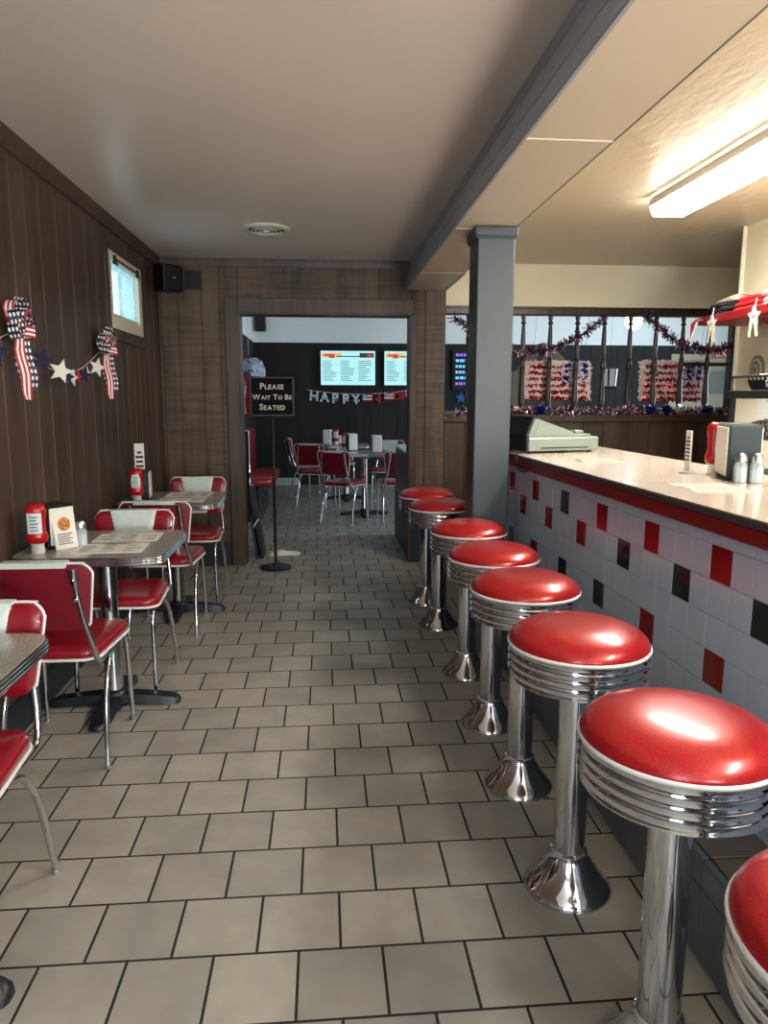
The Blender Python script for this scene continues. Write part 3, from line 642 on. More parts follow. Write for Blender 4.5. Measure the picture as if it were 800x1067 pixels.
bow('ribbon bow on the panelled wall between the navy garland stars, away from the window', 3.09, 1.625, .385)
bow('smaller-looking ribbon bow on the panelled wall just below the little window', 4.26, 1.625, .385)
gl = thing('star_garland', 'garland of navy and white felt stars strung between the two ribbon bows', 'garland', (XL+.012, 3.0, 1.55))
def gy(y): return (0, y-3.0, .07-.135*math.sin(PI*min(max((y-3.09)/1.17, 0), 1)) if y > 3.09 else .07-.25*(3.09-y))
MB().tube([gy(y) for y in (2.8, 2.95, 3.09, 3.2, 3.35, 3.5, 3.7, 3.9, 4.1, 4.26)], .0022, n=6).build('string', 'wp', gl)
for y, m, sc, tw in ((2.84, 'navyfelt', .06, -.5), (3.29, 'navyfelt', .05, -.7), (3.46, 'whitefelt', .056, -.95), (3.62, 'navyfelt', .036, -.6), (3.70, 'whitefelt', .042, -.3), (3.79, 'redfelt', .032, -.3), (3.86, 'navyfelt', .04, -.6), (3.94, 'whitefelt', .03, -.2), (4.05, 'whitefelt', .052, -.6)):
    p = MB(); pl = [(sc*(1 if i % 2 == 0 else .45)*math.sin(PI*i/5+.3), sc*(1 if i % 2 == 0 else .45)*math.cos(PI*i/5+.3)) for i in range(10)]
    p.prism(pl, -.004, .004, 'x'); p.xf(Matrix.Rotation(tw, 4, 'Z')); o = p.build('star', m, gl, 0, Vector(gy(y))+Vector((.02+sc*.9*abs(math.sin(tw)), 0, -.02)))

# ================================================================== things on the tables
def ketchup(loc, label, rz=0, key=False, ks=1.12):
    t = thing('ketchup_bottle', label, 'bottle', loc, rz, 'red ketchup bottles standing on their caps')
    el = lambda a, b_: (lambda d: [((a+d)*math.cos(2*PI*k/28), (b_+d)*math.sin(2*PI*k/28)) for k in range(28)])
    MB().slab(el(.036, .026), [(.036, -.006), (.044, 0), (.062, .003), (.078, -.003), (.09, -.005), (.12, -.004), (.145, 0), (.16, .001), (.174, -.004), (.182, -.014)]).build('body', 'red', t, 60)
    MB().lathe([(.023, 0), (.024, .003), (.022, .03), (.026, .036)], n=24).build('cap', 'wp', t, 40)
    pl = [(-.022, .078), (.022, .078), (.026, .12), (.018, .15), (-.018, .15), (-.026, .12)] if key else [(-.025, .075), (.025, .075), (.025, .15), (-.025, .15)]
    p = MB(); zz = [pl[0][1]+(.15-pl[0][1])*q/6 for q in range(7)]; vs = []
    for z in zz:
        hw = .025 if not key else (.022+.004*min(1, (z-.078)/.042) if z < .12 else .026-.008*(z-.12)/.03)
        for dz in (0, 1):
            vs += [(x, -(.0298+.0012*dz)*math.sqrt(max(0, 1-(x/.0395)**2)), z) for x in [hw*(2*q/6-1) for q in range(7)]]
    F = []
    for r_ in range(6):
        for q in range(6): F += [(r_*14+7+q, r_*14+8+q, r_*14+22+q, r_*14+21+q)]
    p.add(vs, F)
    lb = p.build('label', 'lbl', t, 0)
    q = MB()
    for i in range(5): q.box((-.013, -.0318, .085+.012*i), (.013-.004*(i % 2), -.0290, .089+.012*i))
    q.build('print', 'ink', lb); t.scale = (ks, ks, ks)
def dispenser(loc, label, rz=0, card=0, w=.10, d=.13, h=.185, face='wp', body='black'):
    t = thing('napkin_dispenser', label, 'napkin dispenser', loc, rz, 'napkin dispensers')
    MB().box((-w/2, -d/2, .006), (w/2, d/2, h), bev=.008).build('body', body, t)
    for sx in (-1, 1): MB().box((sx*w/2-.004, -d/2+.008, .016), (sx*w/2+.004, d/2-.008, h-.012), bev=.003).build('faceplate', face, t)
    for sx in (-1, 1):
        for sy in (-1, 1): MB().box((sx*(w/2-.015)-.006, sy*(d/2-.015)-.006, 0), (sx*(w/2-.015)+.006, sy*(d/2-.015)+.006, .008)).build('foot', 'matte', t)
    return t
def shaker(loc, label, fill='salt', sc=1):
    t = thing('salt_shaker', label, 'shaker', loc, 0, 'glass shakers with steel tops')
    oc = lambda d: [((.024+d)*sc*math.cos(2*PI*k/8+PI/8), (.024+d)*sc*math.sin(2*PI*k/8+PI/8)) for k in range(8)]
    MB().slab(oc, [(0, -.002), (.003*sc, 0), (.06*sc, 0), (.07*sc, -.004), (.076*sc, -.007)]).build('jar', 'glass', t, 20)
    MB().slab(oc, [(.003*sc, -.003), (.052*sc, -.003)]).build('contents', fill, t, 20)
    MB().lathe([(.017*sc, .074*sc), (.021*sc, .077*sc), (.021*sc, .092*sc), (.016*sc, .104*sc), (.006*sc, .109*sc)], n=20).build('lid', 'steel', t, 40)
def menu(loc, label, rz, w=.28, h=.2, pm='paper'):
    t = thing('paper_menu', label, 'menu', loc, rz, 'paper menus lying flat')
    MB().box((-w/2, -h/2, 0), (w/2, h/2, .0012)).build('sheet', pm, t, 0)
    p = MB(); r = random.Random(int(loc[0]*1000+loc[1]*77))
    for cx in range(3):
        for i in range(9):
            x = -w/2+.015+cx*w/3.05; y = h/2-.03-i*.017
            if r.random() < .8: p.box((x, y, .0012), (x+w/3.6*r.uniform(.4, .95), y+.005, .0016))
    p.build('print', 'ink', t, 0)
    p = MB(); p.box((-.05, h/2-.018, .0012), (.06, h/2-.008, .0017)); p.build('heading', 'dink', t, 0)
def card(loc, label, rz, h=.19, w=.075, base='glass', lean=0):
    t = thing('card_stand', label, 'card stand', loc, rz)
    MB().lathe([(.034, 0), (.034, .005), (.02, .01), (.005, .012)], n=24).build('foot', base, t, 40)
    MB().box((-w/2, -.0025, .012), (w/2, .0025, h), bev=.001).build('card', 'paper', t)
    p = MB(); r = random.Random(5)
    for i in range(7):
        z = h*.3+i*h*.085; ww = w*r.uniform(.2, .4)
        for s in (-1, 1): p.box((-ww, s*.0027-.0004, z), (ww, s*.0027+.0004, z+h*.045))
    p.build('print', 'dink', t, 0)
TZ = .741
# middle table
dispenser((-1.15, 3.13, TZ), 'black napkin dispenser on the middle wall table behind the bottle', -.62, w=.115)
ketchup((-1.172, 3.005, TZ), 'ketchup bottle on the middle wall table with a square pale label', .12)
t = thing('advert_card', 'leaning white card with a food photo propped on the dispenser of the middle table', 'card', (-1.092, 3.088, TZ), -.72)
p = MB(); p.box((-.0015, -.05, 0), (.0015, .05, .155)); p.xf(Matrix.Translation((.015, 0, 0)) @ Matrix.Rotation(-.17, 4, 'Y')); 
p.build('card', 'paper', t, 0)
q = MB(); q.lathe([(.028, -.0006), (.028, .0006)], n=20); q.xf(Matrix.Translation((.0025, 0, .105)) @ Matrix.Rotation(PI/2, 4, 'Y')); q.xf(Matrix.Translation((.015, 0, 0)) @ Matrix.Rotation(-.17, 4, 'Y')); q.build('food_photo', 'burger', t, 0)
q = MB()
for i in range(5): q.box((.0016, -.035, .02+.01*i), (.0022, .03-.01*(i % 2), .025+.01*i))
q.xf(Matrix.Translation((.015, 0, 0)) @ Matrix.Rotation(-.17, 4, 'Y')); q.build('print', 'ink', t, 0)
shaker((-1.045, 3.15, TZ), 'small glass shaker on the middle wall table beside the leaning card')
menu((-.90, 3.07, TZ), 'paper menu on the middle wall table, on the side towards the camera', .05)
menu((-.89, 3.31, TZ), 'paper menu on the middle wall table, on the side towards the doorway', PI+.05)
# corner table
dispenser((-1.13, 4.56, TZ), 'black napkin dispenser on the corner table by the back wall', .1)
ketchup((-1.135, 4.46, TZ), 'ketchup bottle on the corner table with a keystone label', .1, True)
card((-1.165, 4.68, TZ), 'tall card stand with a white strip card on the corner table', .35, .34, .06, 'black')
menu((-.88, 4.52, TZ), 'paper menu on the corner table, on the side towards the camera', .03)
menu((-.88, 4.77, TZ), 'paper menu on the corner table, on the side towards the back wall', PI)

# ================================================================== on the counter
rg = thing('cash_register', 'grey-green electronic cash register at the end of the counter by the post', 'cash register', (1.262, 3.985, CT), .265)
MB().box((-.225, -.19, .012), (.235, .19, .085), bev=.008).build('drawer_base', 'reg', rg)
MB().prism([(-.225, .085), (.08, .085), (.07, .112), (-.16, .185), (-.19, .185), (-.225, .10)], -.17, .17, 'y').build('body', 'reg', rg, 0)
MB().prism([(-.19, .095), (.045, .095), (.045, .112), (-.145, .168)], -.1735, -.169, 'y').build('side_panel', 'regs', rg, 0)
p = MB(); p.prism([(-.235, .012), (-.223, .012), (-.223, .10), (-.185, .192), (-.20, .197), (-.24, .10)], -.185, .185, 'y'); p.build('rear_cover', 'regd', rg, 0)
MB().prism([(-.2, .192), (-.12, .192), (-.10, .180), (-.17, .184)], -.165, .165, 'y').build('display', 'regd', rg, 0)
MB().box((.08, -.15, .083), (.2, .15, .10), bev=.004).box((.12, -.1, .098), (.18, -.03, .118), bev=.006).build('printer_cover', 'reg', rg)
MB().box((-.15, -.192, .026), (.16, -.1895, .032)).build('drawer_gap', 'regd', rg)
for x in (-.19, 0, .19):
    for y in (-.15, .15): MB().lathe([(.016, 0), (.016, .013)], (x, y, 0), 12).build('foot', 'matte', rg)
cb = MB().tube([(1.07, 3.80, CT+.006), (1.03, 3.76, CT+.006), (1.008, 3.73, CT+.001), (1.004, 3.70, CT-.05), (1.006, 3.60, CT-.075), (1.01, 3.5, CT-.06)], .005, n=6)
tag(cb.build('power_cord', 'matte'), 'black cord drooping off the counter end beside the register', 'cord')
d = dispenser((1.543, 2.587, CT), 'big grey napkin dispenser standing on the counter behind the two shakers', -.31, w=.112, d=.2, h=.205, face='paper', body='dispface')
ketchup((1.545, 2.745, CT), 'ketchup bottle on the counter half hidden behind the grey dispenser', .2)
shaker((1.480, 2.455, CT), 'glass shaker with pale blue-white contents on the counter, nearer the doorway of the pair', 'lbl', .98)
shaker((1.531, 2.44, CT), 'glass shaker full of white salt on the counter, outer one of the pair', 'salt', .98)
card((1.45, 2.777, CT), 'slim white upright card in a clear stand on the counter', 1.42, .17, .06)
menu((1.30, 3.36, CT), 'paper menu lying on the counter between the register and the card', 1.5, .26, .2, 'ctpaper')
menu((1.29, 2.30, CT), 'paper menu lying on the counter in front of the grey dispenser', 1.5, .26, .2, 'ctpaper')

# ================================================================== sign by the doorway
sg = thing('waiting_sign', 'black stand sign by the doorway reading PLEASE WAIT TO BE SEATED', 'sign', (-.40, 5.77, 0))
MB().lathe([(.128, 0), (.13, .008), (.12, .018), (.03, .026), (.018, .045)], n=40).build('base', 'cast', sg, 50)
MB().lathe([(.012, .03), (.012, .7), (.015, .705), (.015, .73), (.01, .735), (.01, 1.24)], n=16).build('pole', 'matte', sg, 50)
fr = MB(); w, h0, h1 = .172, 1.222, 1.528
fr.box((-w, -.016, h0), (-w+.016, .012, h1), bev=.004).box((w-.016, -.016, h0), (w, .012, h1), bev=.004).box((-w+.014, -.016, h0), (w-.014, .012, h0+.016), bev=.004).box((-w+.014, -.016, h1-.016), (w-.014, .012, h1), bev=.004)
fr.build('frame', 'steel', sg).data.materials[0] = mat('black_sign_frame', (34, 36, 38), .35, .3)
pn = MB().box((-w+.01, -.008, h0+.01), (w-.01, .006, h1-.01)).build('panel', 'sign', sg, 0)
def smallcaps(line, z, sz_):
    segs = []; x = 0
    for wd in line.split():
        for i, c in enumerate(wd):
            o = text_obj('lettering', c, sz_ if i == 0 else sz_*.76, 'letter', pn, (0, 0, z), (PI/2, 0, 0), .0006, 'LEFT', 1, .0009)
            xs = [v.co.x for v in o.data.vertices]; segs.append((o, x-min(xs))); x += max(xs)-min(xs)+sz_*.085
        x += sz_*.26
    x -= sz_*.345
    for o, dx in segs: o.location = (dx-x/2, -.0085, z)
smallcaps('PLEASE', 1.432, .066); smallcaps('WAIT TO BE', 1.352, .057); smallcaps('SEATED', 1.272, .066)

for c_ in rg.children: c_.scale = (.97, .76, 1)
# folded black stand leaning on the doorway side, behind the jamb
ab = thing('folded_floor_sign', 'folded black floor sign leaning against the doorway side behind the waiting sign', 'folded sign', (-.62, 6.14, 0))
p = MB(); p.box((-.012, -.012, 0), (.012, .25, .62), bev=.004); p.xf(Matrix.Translation((.085, 0, 0)) @ Matrix.Rotation(-.15, 4, 'Y')); p.build('board', 'black', ab)
p = MB(); p.box((-.01, -.03, 0), (.01, .22, .36), bev=.004); p.xf(Matrix.Translation((.04, 0, 0)) @ Matrix.Rotation(-.12, 4, 'Y')); p.build('rear_board', 'navy', ab)
p = MB(); p.tube([(.02, -.05, .28), (.04, -.035, .32), (.065, -.025, .345)], .005); p.build('strap', 'wp', ab)
np_ = thing('paper_napkin', 'crumpled white paper lying on the floor behind the waiting sign', 'napkin', (-.36, 6.3, 0))
p = MB(); r = random.Random(3); g = [[(-.13+.26*i/5+r.uniform(-.012, .012), -.09+.18*j/4+r.uniform(-.01, .01), .004+r.uniform(0, .035)*(0 < i < 5 and 0 < j < 4)) for i in range(6)] for j in range(5)]
p.add([q for row in g for q in row]+[(x, y, max(z-.003, .0005)) for row in g for x, y, z in row], [(j*6+i, j*6+i+1, j*6+i+7, j*6+i+6) for j in range(4) for i in range(5)]+[(30+j*6+i, 30+j*6+i+6, 30+j*6+i+7, 30+j*6+i+1) for j in range(4) for i in range(5)])
p.build('sheet', 'paper', np_, 0)

# low divider just beyond the doorway
dv = thing('low_divider', 'low dark divider with a shiny metal cap just beyond the doorway', 'divider', (.745, 6.6, 0))
MB().box((-.04, -.54, 0), (.05, .52, .885), bev=.004).build('panel', 'bpan', dv)
MB().box((-.045, -.545, .885), (.056, .525, .912), bev=.008).build('cap', 'steel', dv)
MB().box((-.046, -.545, 0), (.0, .525, .5), bev=.003).build('kick_panel', 'navy', dv)

# ================================================================== spindle screen over the half wall
sc = thing('spindle_screen', 'dark turned-wood spindle screen standing on the half wall behind the counter', 'spindle screen', (.985, 5.975, 1.235))
MB().box((0, -.05, 0), (2.515, .05, .03), bev=.006).build('bottom_rail', 'rail', sc)
MB().box((0, -.045, .80), (2.515, .045, .868), bev=.006).box((0, -.055, .845), (2.515, .055, .872), bev=.004).build('top_rail', 'rail', sc)
MB().box((2.43, -.04, .03), (2.515, .04, .80), bev=.005).build('end_post', 'rail', sc)
spin = [(.022, .03), (.024, .05), (.016, .06), (.021, .075), (.026, .12), (.021, .21), (.0155, .33), (.022, .345), (.022, .35), (.016, .362), (.0235, .372), (.0235, .435), (.016, .445), (.022, .457), (.015, .47), (.021, .60), (.016, .70), (.012, .725), (.022, .735), (.022, .745), (.013, .755), (.02, .78), (.02, .80)]
for i, u in enumerate([1.185, 1.415, 1.642, 1.868, 2.096, 2.325, 2.547, 2.771, 3.004, 3.230]):
    MB().lathe(spin, (u-.985, 0, 0), 16).build('spindle', 'rail', sc, 50)
p = MB(); p.box((2.02, -.02, .40), (2.43, .02, .43)); p.build('cross_rail', 'rail', sc)

def tinsel(name, label, path, r, mats, n, L=.05, thick=.012, wts=None):
    t = thing(name, label, 'garland', path[0]); o = Vector(path[0]); rr = random.Random(len(path)*n)
    q = MB(); P = [Vector(p) for p in path]; seg = []
    tot = sum((b-a).length for a, b in zip(P, P[1:]))
    for i in range(n):
        d = tot*i/n; k = 0
        while d > (P[k+1]-P[k]).length and k < len(P)-2: d -= (P[k+1]-P[k]).length; k += 1
        c = P[k].lerp(P[k+1], d/(P[k+1]-P[k]).length)-o
        v = Vector((rr.gauss(0, 1), rr.gauss(0, 1), rr.gauss(0, 1))).normalized(); w = v.cross(Vector((rr.gauss(0, 1), rr.gauss(0, 1), rr.gauss(0, 1)))).normalized()*thick/2
        e = c+v*L*rr.uniform(.6, 1.1); cc = v.cross(w).normalized()*.0012
        q.add([c-w, c+w, e+w*.7, e-w*.7, c+cc, e+cc], [(0, 1, 2, 3), (0, 3, 5, 4), (1, 4, 5, 2)], rr.choices(range(len(mats)), wts)[0])
    MB().tube([p-o for p in P], .004, n=6, sm=2).build('cord', 'matte', t)
    tag(q.build('tinsel', mats, t, 0), kind='stuff')
    return t
TM = ['tpur', 'tred', 'twh', 'tbl']
tinsel('tinsel_garland', 'dark red tinsel garland swagged up from the post to the middle of the spindle screen', [(1.05, 5.90, 2.0), (1.2, 5.90, 1.9), (1.42, 5.90, 1.78), (1.6, 5.90, 1.73), (1.87, 5.90, 1.76), (2.1, 5.90, 1.87), (2.30, 5.90, 2.02)], 0, TM, 620, .06, wts=(6, 2, 1.6, .5))
tinsel('tinsel_garland', 'dark tinsel garland swagged from the middle of the spindle screen towards the red shelf', [(2.62, 5.90, 2.05), (2.75, 5.90, 1.95), (2.93, 5.90, 1.82), (3.13, 5.90, 1.77), (3.3, 5.90, 1.77), (3.46, 5.90, 1.82)], 0, TM, 520, .06, wts=(7, 1.5, 1.2, .6))
tinsel('tinsel_garland', 'red, silver and blue tinsel garland lying along the half wall sill', [(1.0, 5.905, 1.20), (1.15, 5.905, 1.27), (1.5, 5.905, 1.265), (2.2, 5.905, 1.265), (2.8, 5.905, 1.265), (3.42, 5.905, 1.265)], 0, TM, 1500, .05, wts=(3, 2, 4, 1))
rr = random.Random(11)
for i, x in enumerate((1.78, 2.72, 2.86, 3.22, 2.98)):
    o = thing('tinsel_pompom', ['blue tinsel pompom below the flag beside the post', 'blue tinsel pompom right under the corner of the second tinsel flag', 'blue tinsel pompom under the stripes of the second tinsel flag', 'blue tinsel pompom under the blue part of the second tinsel flag', 'silver tinsel pompom under the middle of the second tinsel flag'][i], 'pompom', (x, 5.89, 1.275), 0, 'shiny pompoms in the sill garland')
    q = MB()
    for k in range(60):
        v = Vector((rr.gauss(0, 1), rr.gauss(0, 1), rr.gauss(0, 1))).normalized(); w = v.orthogonal().normalized()*.009; e = v*.045
        q.add([-w, w, e+w, e-w, Vector((0, 0, 0))+v.cross(w)*.1, e+v.cross(w)*.1], [(0, 1, 2, 3), (0, 3, 5, 4), (1, 4, 5, 2)])
    tag(q.build('tinsel', 'twh' if i == 4 else 'tbl', o, 0), kind='stuff')

def tflag(label, x, z, w, h, ang):
    t = thing('tinsel_flag', label, 'flag', (x, 6.12, z), ang, 'tinsel flags behind the spindle screen')
    r = random.Random(int(x*10)); cols = 7; rows = 6
    parts = {'red_stripes': MB(), 'blue_canton': MB(), 'white_stripes': MB()}
    for k in range(2600):
        px, pz = r.uniform(0, w), r.uniform(0, h); blue = px > w*.56 and pz > h*.45
        row = int(pz/h*rows*2)
        if px < .025 or px > w-.02 or (row % 2 and not blue) or (blue and (abs((px-w*.56)/(w*.44)*3 % 1-.5) > .36 or abs(pz/h*6 % 1-.5) > .36)): m = 'white_stripes'
        else: m = 'blue_canton' if blue else 'red_stripes'
        a = r.uniform(0, PI); L = .02; dx, dz = L*math.cos(a), L*math.sin(a); y = r.uniform(-.02, .02)
        c = (px-w/2, y, pz-h/2); n = (-.28*dz, .28*dx)
        parts[m].add([(c[0]-dx+n[0], y-.008, c[2]-dz+n[1]), (c[0]+dx+n[0], y+.008, c[2]+dz+n[1]), (c[0]+dx-n[0], y+.01, c[2]+dz-n[1]), (c[0]-dx-n[0], y-.006, c[2]-dz-n[1])], [(0, 1, 2, 3)])
    for nm, m in (('red_stripes', 'tred'), ('blue_canton', 'tbl'), ('white_stripes', 'tpink')): tag(parts[nm].build(nm, m, t, 0), kind='stuff')
    g = MB()
    for i in range(cols+1): g.box((-w/2+w*i/cols-.003, -.003, -h/2), (-w/2+w*i/cols+.003, .003, h/2))
    for i in range(rows+1): g.box((-w/2, -.003, -h/2+h*i/rows-.003), (w/2, .003, -h/2+h*i/rows+.003))
    g.build('wire_frame', 'wp', t, 0)
    for sx in (-1, 1): MB().tube([(sx*w*.4, 0, h/2), (sx*w*.4, -.1, 2.06-z)], .001, n=5, sm=0).build('hanging_string', 'matte', t)
tflag('red, white and blue tinsel flag behind the spindles next to the post', 1.99, 1.515, .56, .31, 0)
tflag('red, white and blue tinsel flag behind the spindles next to the EXIT sign', 3.0, 1.515, .56, .33, 0)
gb = thing('grey_hood_panel', 'grey rounded upright shape showing behind the tinsel flag beside the post', 'panel', (1.80, 6.35, 0))
MB().prism(rpoly([(-.22, 0), (.36, 0), (.30, 1.72), (.10, 1.86), (-.1, 1.6), (-.2, 1.6)], .05)(0), -.06, .06, 'y').build('body', 'gpanel', gb, 40)
ht = thing('paper_top_hat', 'blue-and-white striped paper top hat hung between the two tinsel flags', 'hat', (2.60, 6.5, 1.44))
p = MB(); n = 24
for k in range(n):
    a, b_ = 2*PI*k/n, 2*PI*(k+1)/n
    p.add([(r_*math.cos(q), r_*math.sin(q)*.6, z) for r_, z in ((.06, .03), (.072, .19)) for q in (a, b_)], [(0, 1, 3, 2)], k % 2 == 0 and k % 4 == 0)
p.add([(.072*math.cos(2*PI*k/n), .0432*math.sin(2*PI*k/n), .19) for k in range(n)], [tuple(range(n))], 0)
p.build('crown', ['wp', 'navyfelt'], ht, 0)
MB().lathe([(.0, .025), (.062, .022), (.10, .012), (.105, .02), (.064, .034)], n=28).build('brim', 'navyfelt', ht, 40)
MB().tube([(0, 0, .19), (0, 0, 1.51)], .001, n=5, sm=0).build('string', 'matte', ht)
ex = thing('exit_sign', 'small EXIT sign behind the end of the spindle screen', 'sign', (3.455, 6.12, 1.755))
MB().box((-.11, -.02, -.048), (.11, .02, .048), bev=.004).build('box', 'exit', ex)
text_obj('lettering', 'EXIT', .085, 'exitl', ex, (0, -.0215, -.03), (PI/2, 0, 0), .001, 'CENTER', 1.0)
pp = thing('wall_panel', 'grey rectangular panel on the pale door beyond the end of the spindle screen', 'panel', (6.15, 11.36, 1.62))
MB().box((-.5, -.03, -.17), (.5, .006, .17), bev=.004).build('board', 'gpanel', pp)

# ================================================================== rear dining room
def tv(label, x0, x1, z0, z1):
    w, h = x1-x0, z1-z0
    t = thing('menu_screen', label, 'menu screen', ((x0+x1)/2, YE-.05, (z0+z1)/2), 0, 'lit menu screens on the rear wall')
    MB().box((-w/2-.012, -.0, -h/2-.012), (w/2+.012, .048, h/2+.012), bev=.004).build('bezel', 'black', t)
    s_ = MB().box((-w/2, -.004, -h/2), (w/2, .002, h/2)).build('screen', 'screen', t, 0)
    p = MB(); p.box((-w/2+.02, -.006, h/2-.10), (-w/2+.32, -.0045, h/2-.03), 2); p.box((-w/2+.05, -.007, h/2-.08), (-w/2+.2, -.005, h/2-.05), 0)
    p.prism(rpoly([(-w/2+.12, h/2-.11), (-w/2+.22, h/2-.11), (-w/2+.22, h/2-.045), (-w/2+.12, h/2-.045)], .03)(0), -.008, -.005, 'y', 0)
    p.box((-w/2+.24, -.007, h/2-.09), (w/2-.2, -.005, h/2-.075), 1); p.box((w/2-.24, -.007, h/2-.10), (w/2-.02, -.005, h/2-.03), 1); p.box((w/2-.12, -.008, h/2-.09), (w/2-.05, -.006, h/2-.05), 0)
    p.build('header_picture', ['sred', 'sdark', 'sora'], s_, 0)
    q = MB(); r = random.Random(4)
    for c in range(3):
        for i in range(11):
            x = -w/2+.03+c*w/3.05; z = h/2-.16-i*.029
            q.box((x, -.006, z), (x+w/3.8*r.uniform(.5, 1), -.0045, z+.011))
    q.build('menu_lines', 'stext', s_, 0)
tv('lit menu screen on the rear wall, the whole one in the doorway', -.036, .80, 1.553, 2.068)
tv('lit menu screen on the rear wall partly hidden by the doorway side', .945, 1.78, 1.553, 2.068)
bn = thing('letter_banner', 'paper letter banner on the rear wall reading HAPPY 4 OF with small flags', 'banner', (.55, YE-.02, 1.40))
def bz(x): return -.10*(1-((x)/.95)**2)*.9+.03
MB().tube([(x, -.008, bz(x)+.075) for x in [-.80+.2*i for i in range(10)]], .004, n=6).build('string', 'wp', bn)
for i, c in enumerate('HAPPY'):
    x = -.70+.165*i; z = bz(x)+.02-.02*i*0
    text_obj('letter', c, .20, ['lbl', 'wvinyl', 'lbl', 'wvinyl', 'lbl'][i], bn, (x, -.012, z-.09), (PI/2, .04*(2-i), 0), .003, bold=.006)
    MB().box((x-.05, -.017, z-.06), (x+.05, -.0155, z-.03)).build('letter_pattern', 'flagblue', bn, 0)
def mini(x):
    z = bz(x)+.02; q = MB()
    for k in range(5): q.box((x-.075, -.012, z-.06+.024*k), (x+.075, -.009, z-.036+.024*k), k % 2)
    q.box((x-.075, -.014, z), (x, -.008, z+.06), 2); q.build('mini_flag', ['redfelt', 'whitefelt', 'flagblue'], bn, 0)
mini(.13); mini(.47); mini(.80)
text_obj('letter', '4', .20, 'redfelt', bn, (.30, -.012, bz(.3)-.075), (PI/2, 0, 0), .003, bold=.006); text_obj('letter', 'OF', .16, 'redfelt', bn, (.635, -.012, bz(.63)-.05), (PI/2, 0, 0), .003, bold=.005)
s = thing('wall_speaker', 'black loudspeaker high on the white band of the rear wall', 'speaker', (-.93, 11.26, 2.45))
MB().box((-.08, -.08, -.11), (.08, .08, .11), bev=.012).build('cabinet', 'black', s); MB().box((-.07, -.088, -.1), (.07, -.078, .1), bev=.005).build('grille', 'matte', s); MB().tube([(0, .07, .02), (0, .13, .02)], .015, sm=0).build('bracket', 'matte', s)
vb = thing('wall_vent', 'low white vent register at the foot of the rear wall', 'vent', (-.63, YE-.015, .055))
p = MB(); p.box((-.22, -.01, -.052), (.22, .0, .055), bev=.003); p.build('plate', 'vent', vb); p = MB()
for i in range(14): p.box((-.2+.0285*i, -.0125, -.038), (-.186+.0285*i, -.0095, .04))
p.build('slots', 'gpanel', vb, 0)
fn = thing('ceiling_fan', 'dark ceiling fan just visible at the top of the doorway', 'ceiling fan', (.85, 9.2, 2.95))
MB().lathe([(.06, 0), (.06, -.04), (.015, -.05), (.015, -.42), (.04, -.43), (.12, -.46), (.13, -.53), (.10, -.59), (.04, -.60)], n=28).build('motor', 'rearwood', fn, 40)
for k in range(4):
    p = MB(); p.slab(rpoly([(.16, -.05), (.62, -.07), (.62, .07), (.16, .05)], .03), [(-.515, 0), (-.507, 0)]); p.box((.1, -.02, -.51), (.2, .02, -.503)); p.xf(Matrix.Rotation(PI/2*k+.35, 4, 'Z')); p.build('blade', 'rearwood', fn)
gp = thing('globe_light', 'glowing white globe lamp in the rear room seen over the spindle screen', 'lamp', (3.87, 9.0, 2.95))
MB().lathe([(.07, 0), (.07, -.03), (.012, -.04), (.012, -.50), (.05, -.51), (.05, -.55)], n=20).build('stem', 'steel', gp, 40)
MB().lathe([(.05, -.54)]+[(.105*math.sin(a), -.64+.105*math.cos(a)) for a in [.4+(PI-.4)*i/14 for i in range(14)]]+[(.002, -.745)], n=28).build('globe', 'globe', gp, 60)
nb = thing('neon_board', 'dark board with glowing violet and blue lettering lines behind the gap beside the post', 'light-up sign', (2.21, YE-.03, 1.79))
MB().box((-.2, -.02, -.30), (.2, .028, .30), bev=.005).build('board', 'black', nb)
p = MB(); r = random.Random(9)
for i in range(6):
    x = -.15
    while x < .13:
        w = r.uniform(.03, .07); p.box((x, -.026, .21-i*.088), (x+w, -.0205, .25-i*.088), 1 if i == 0 or i == 5 else 0); x += w+.015
p.build('lit_lettering', ['nblue', 'npur'], nb, 0)
sr_ = MB().prism([(.10*(1 if i % 2 == 0 else .42)*math.sin(PI*i/5), .10*(1 if i % 2 == 0 else .42)*math.cos(PI*i/5)) for i in range(10)], -.01, .01, 'y')
o = sr_.build('foil_star', 'nblue', None, 0, (2.16, YE-.012, 1.36)); o.data.materials[0] = mat('blue_foil', (40, 110, 190), .3, .4); tag(o, 'blue foil star on the rear wall below the glowing board', 'star')
ws = thing('flag_windsock', 'flag windsock with starry blue top and striped tails hanging inside the doorway', 'windsock', (-.66, 6.62, 1.56))
p = MB(); p.slab(lambda d: [((.13+d)*math.cos(2*PI*k/20), (.13+d)*math.sin(2*PI*k/20)) for k in range(20)], [(0, 0), (.02, .02), (.06, .01), (.13, -.045), (.17, -.10)], caps=(0, 1)); p.xf(Matrix.Rotation(.6, 4, 'Y')); p.build('crown', 'flagblue', ws, 50)
for k in range(12):
    a = 2*PI*k/12; x, y = .12*math.cos(a), .12*math.sin(a)
    MB().ribbon([(x, y, .02), (x*1.02+.01, y, -.1), (x*.95-.01, y*1.05, -.22), (x*1.0, y, -.34)], (-math.sin(a), math.cos(a), 0), .036).build('tail', 'redfelt' if k % 2 else 'whitefelt', ws, 0)
MB().tube([(0, 0, .18), (0, 0, 1.39)], .002, n=5, sm=0).build('string', 'wp', ws)
bt = thing('booth_seat', 'red vinyl booth seat against the side wall inside the rear room', 'booth', (-.86, 8.62, 0))
MB().box((-.185, -.62, 0), (.15, .62, .38), bev=.01).build('plinth', 'black', bt); MB().box((-.185, -.62, .38), (.30, .62, .49), bev=.04).build('seat', 'bred', bt)
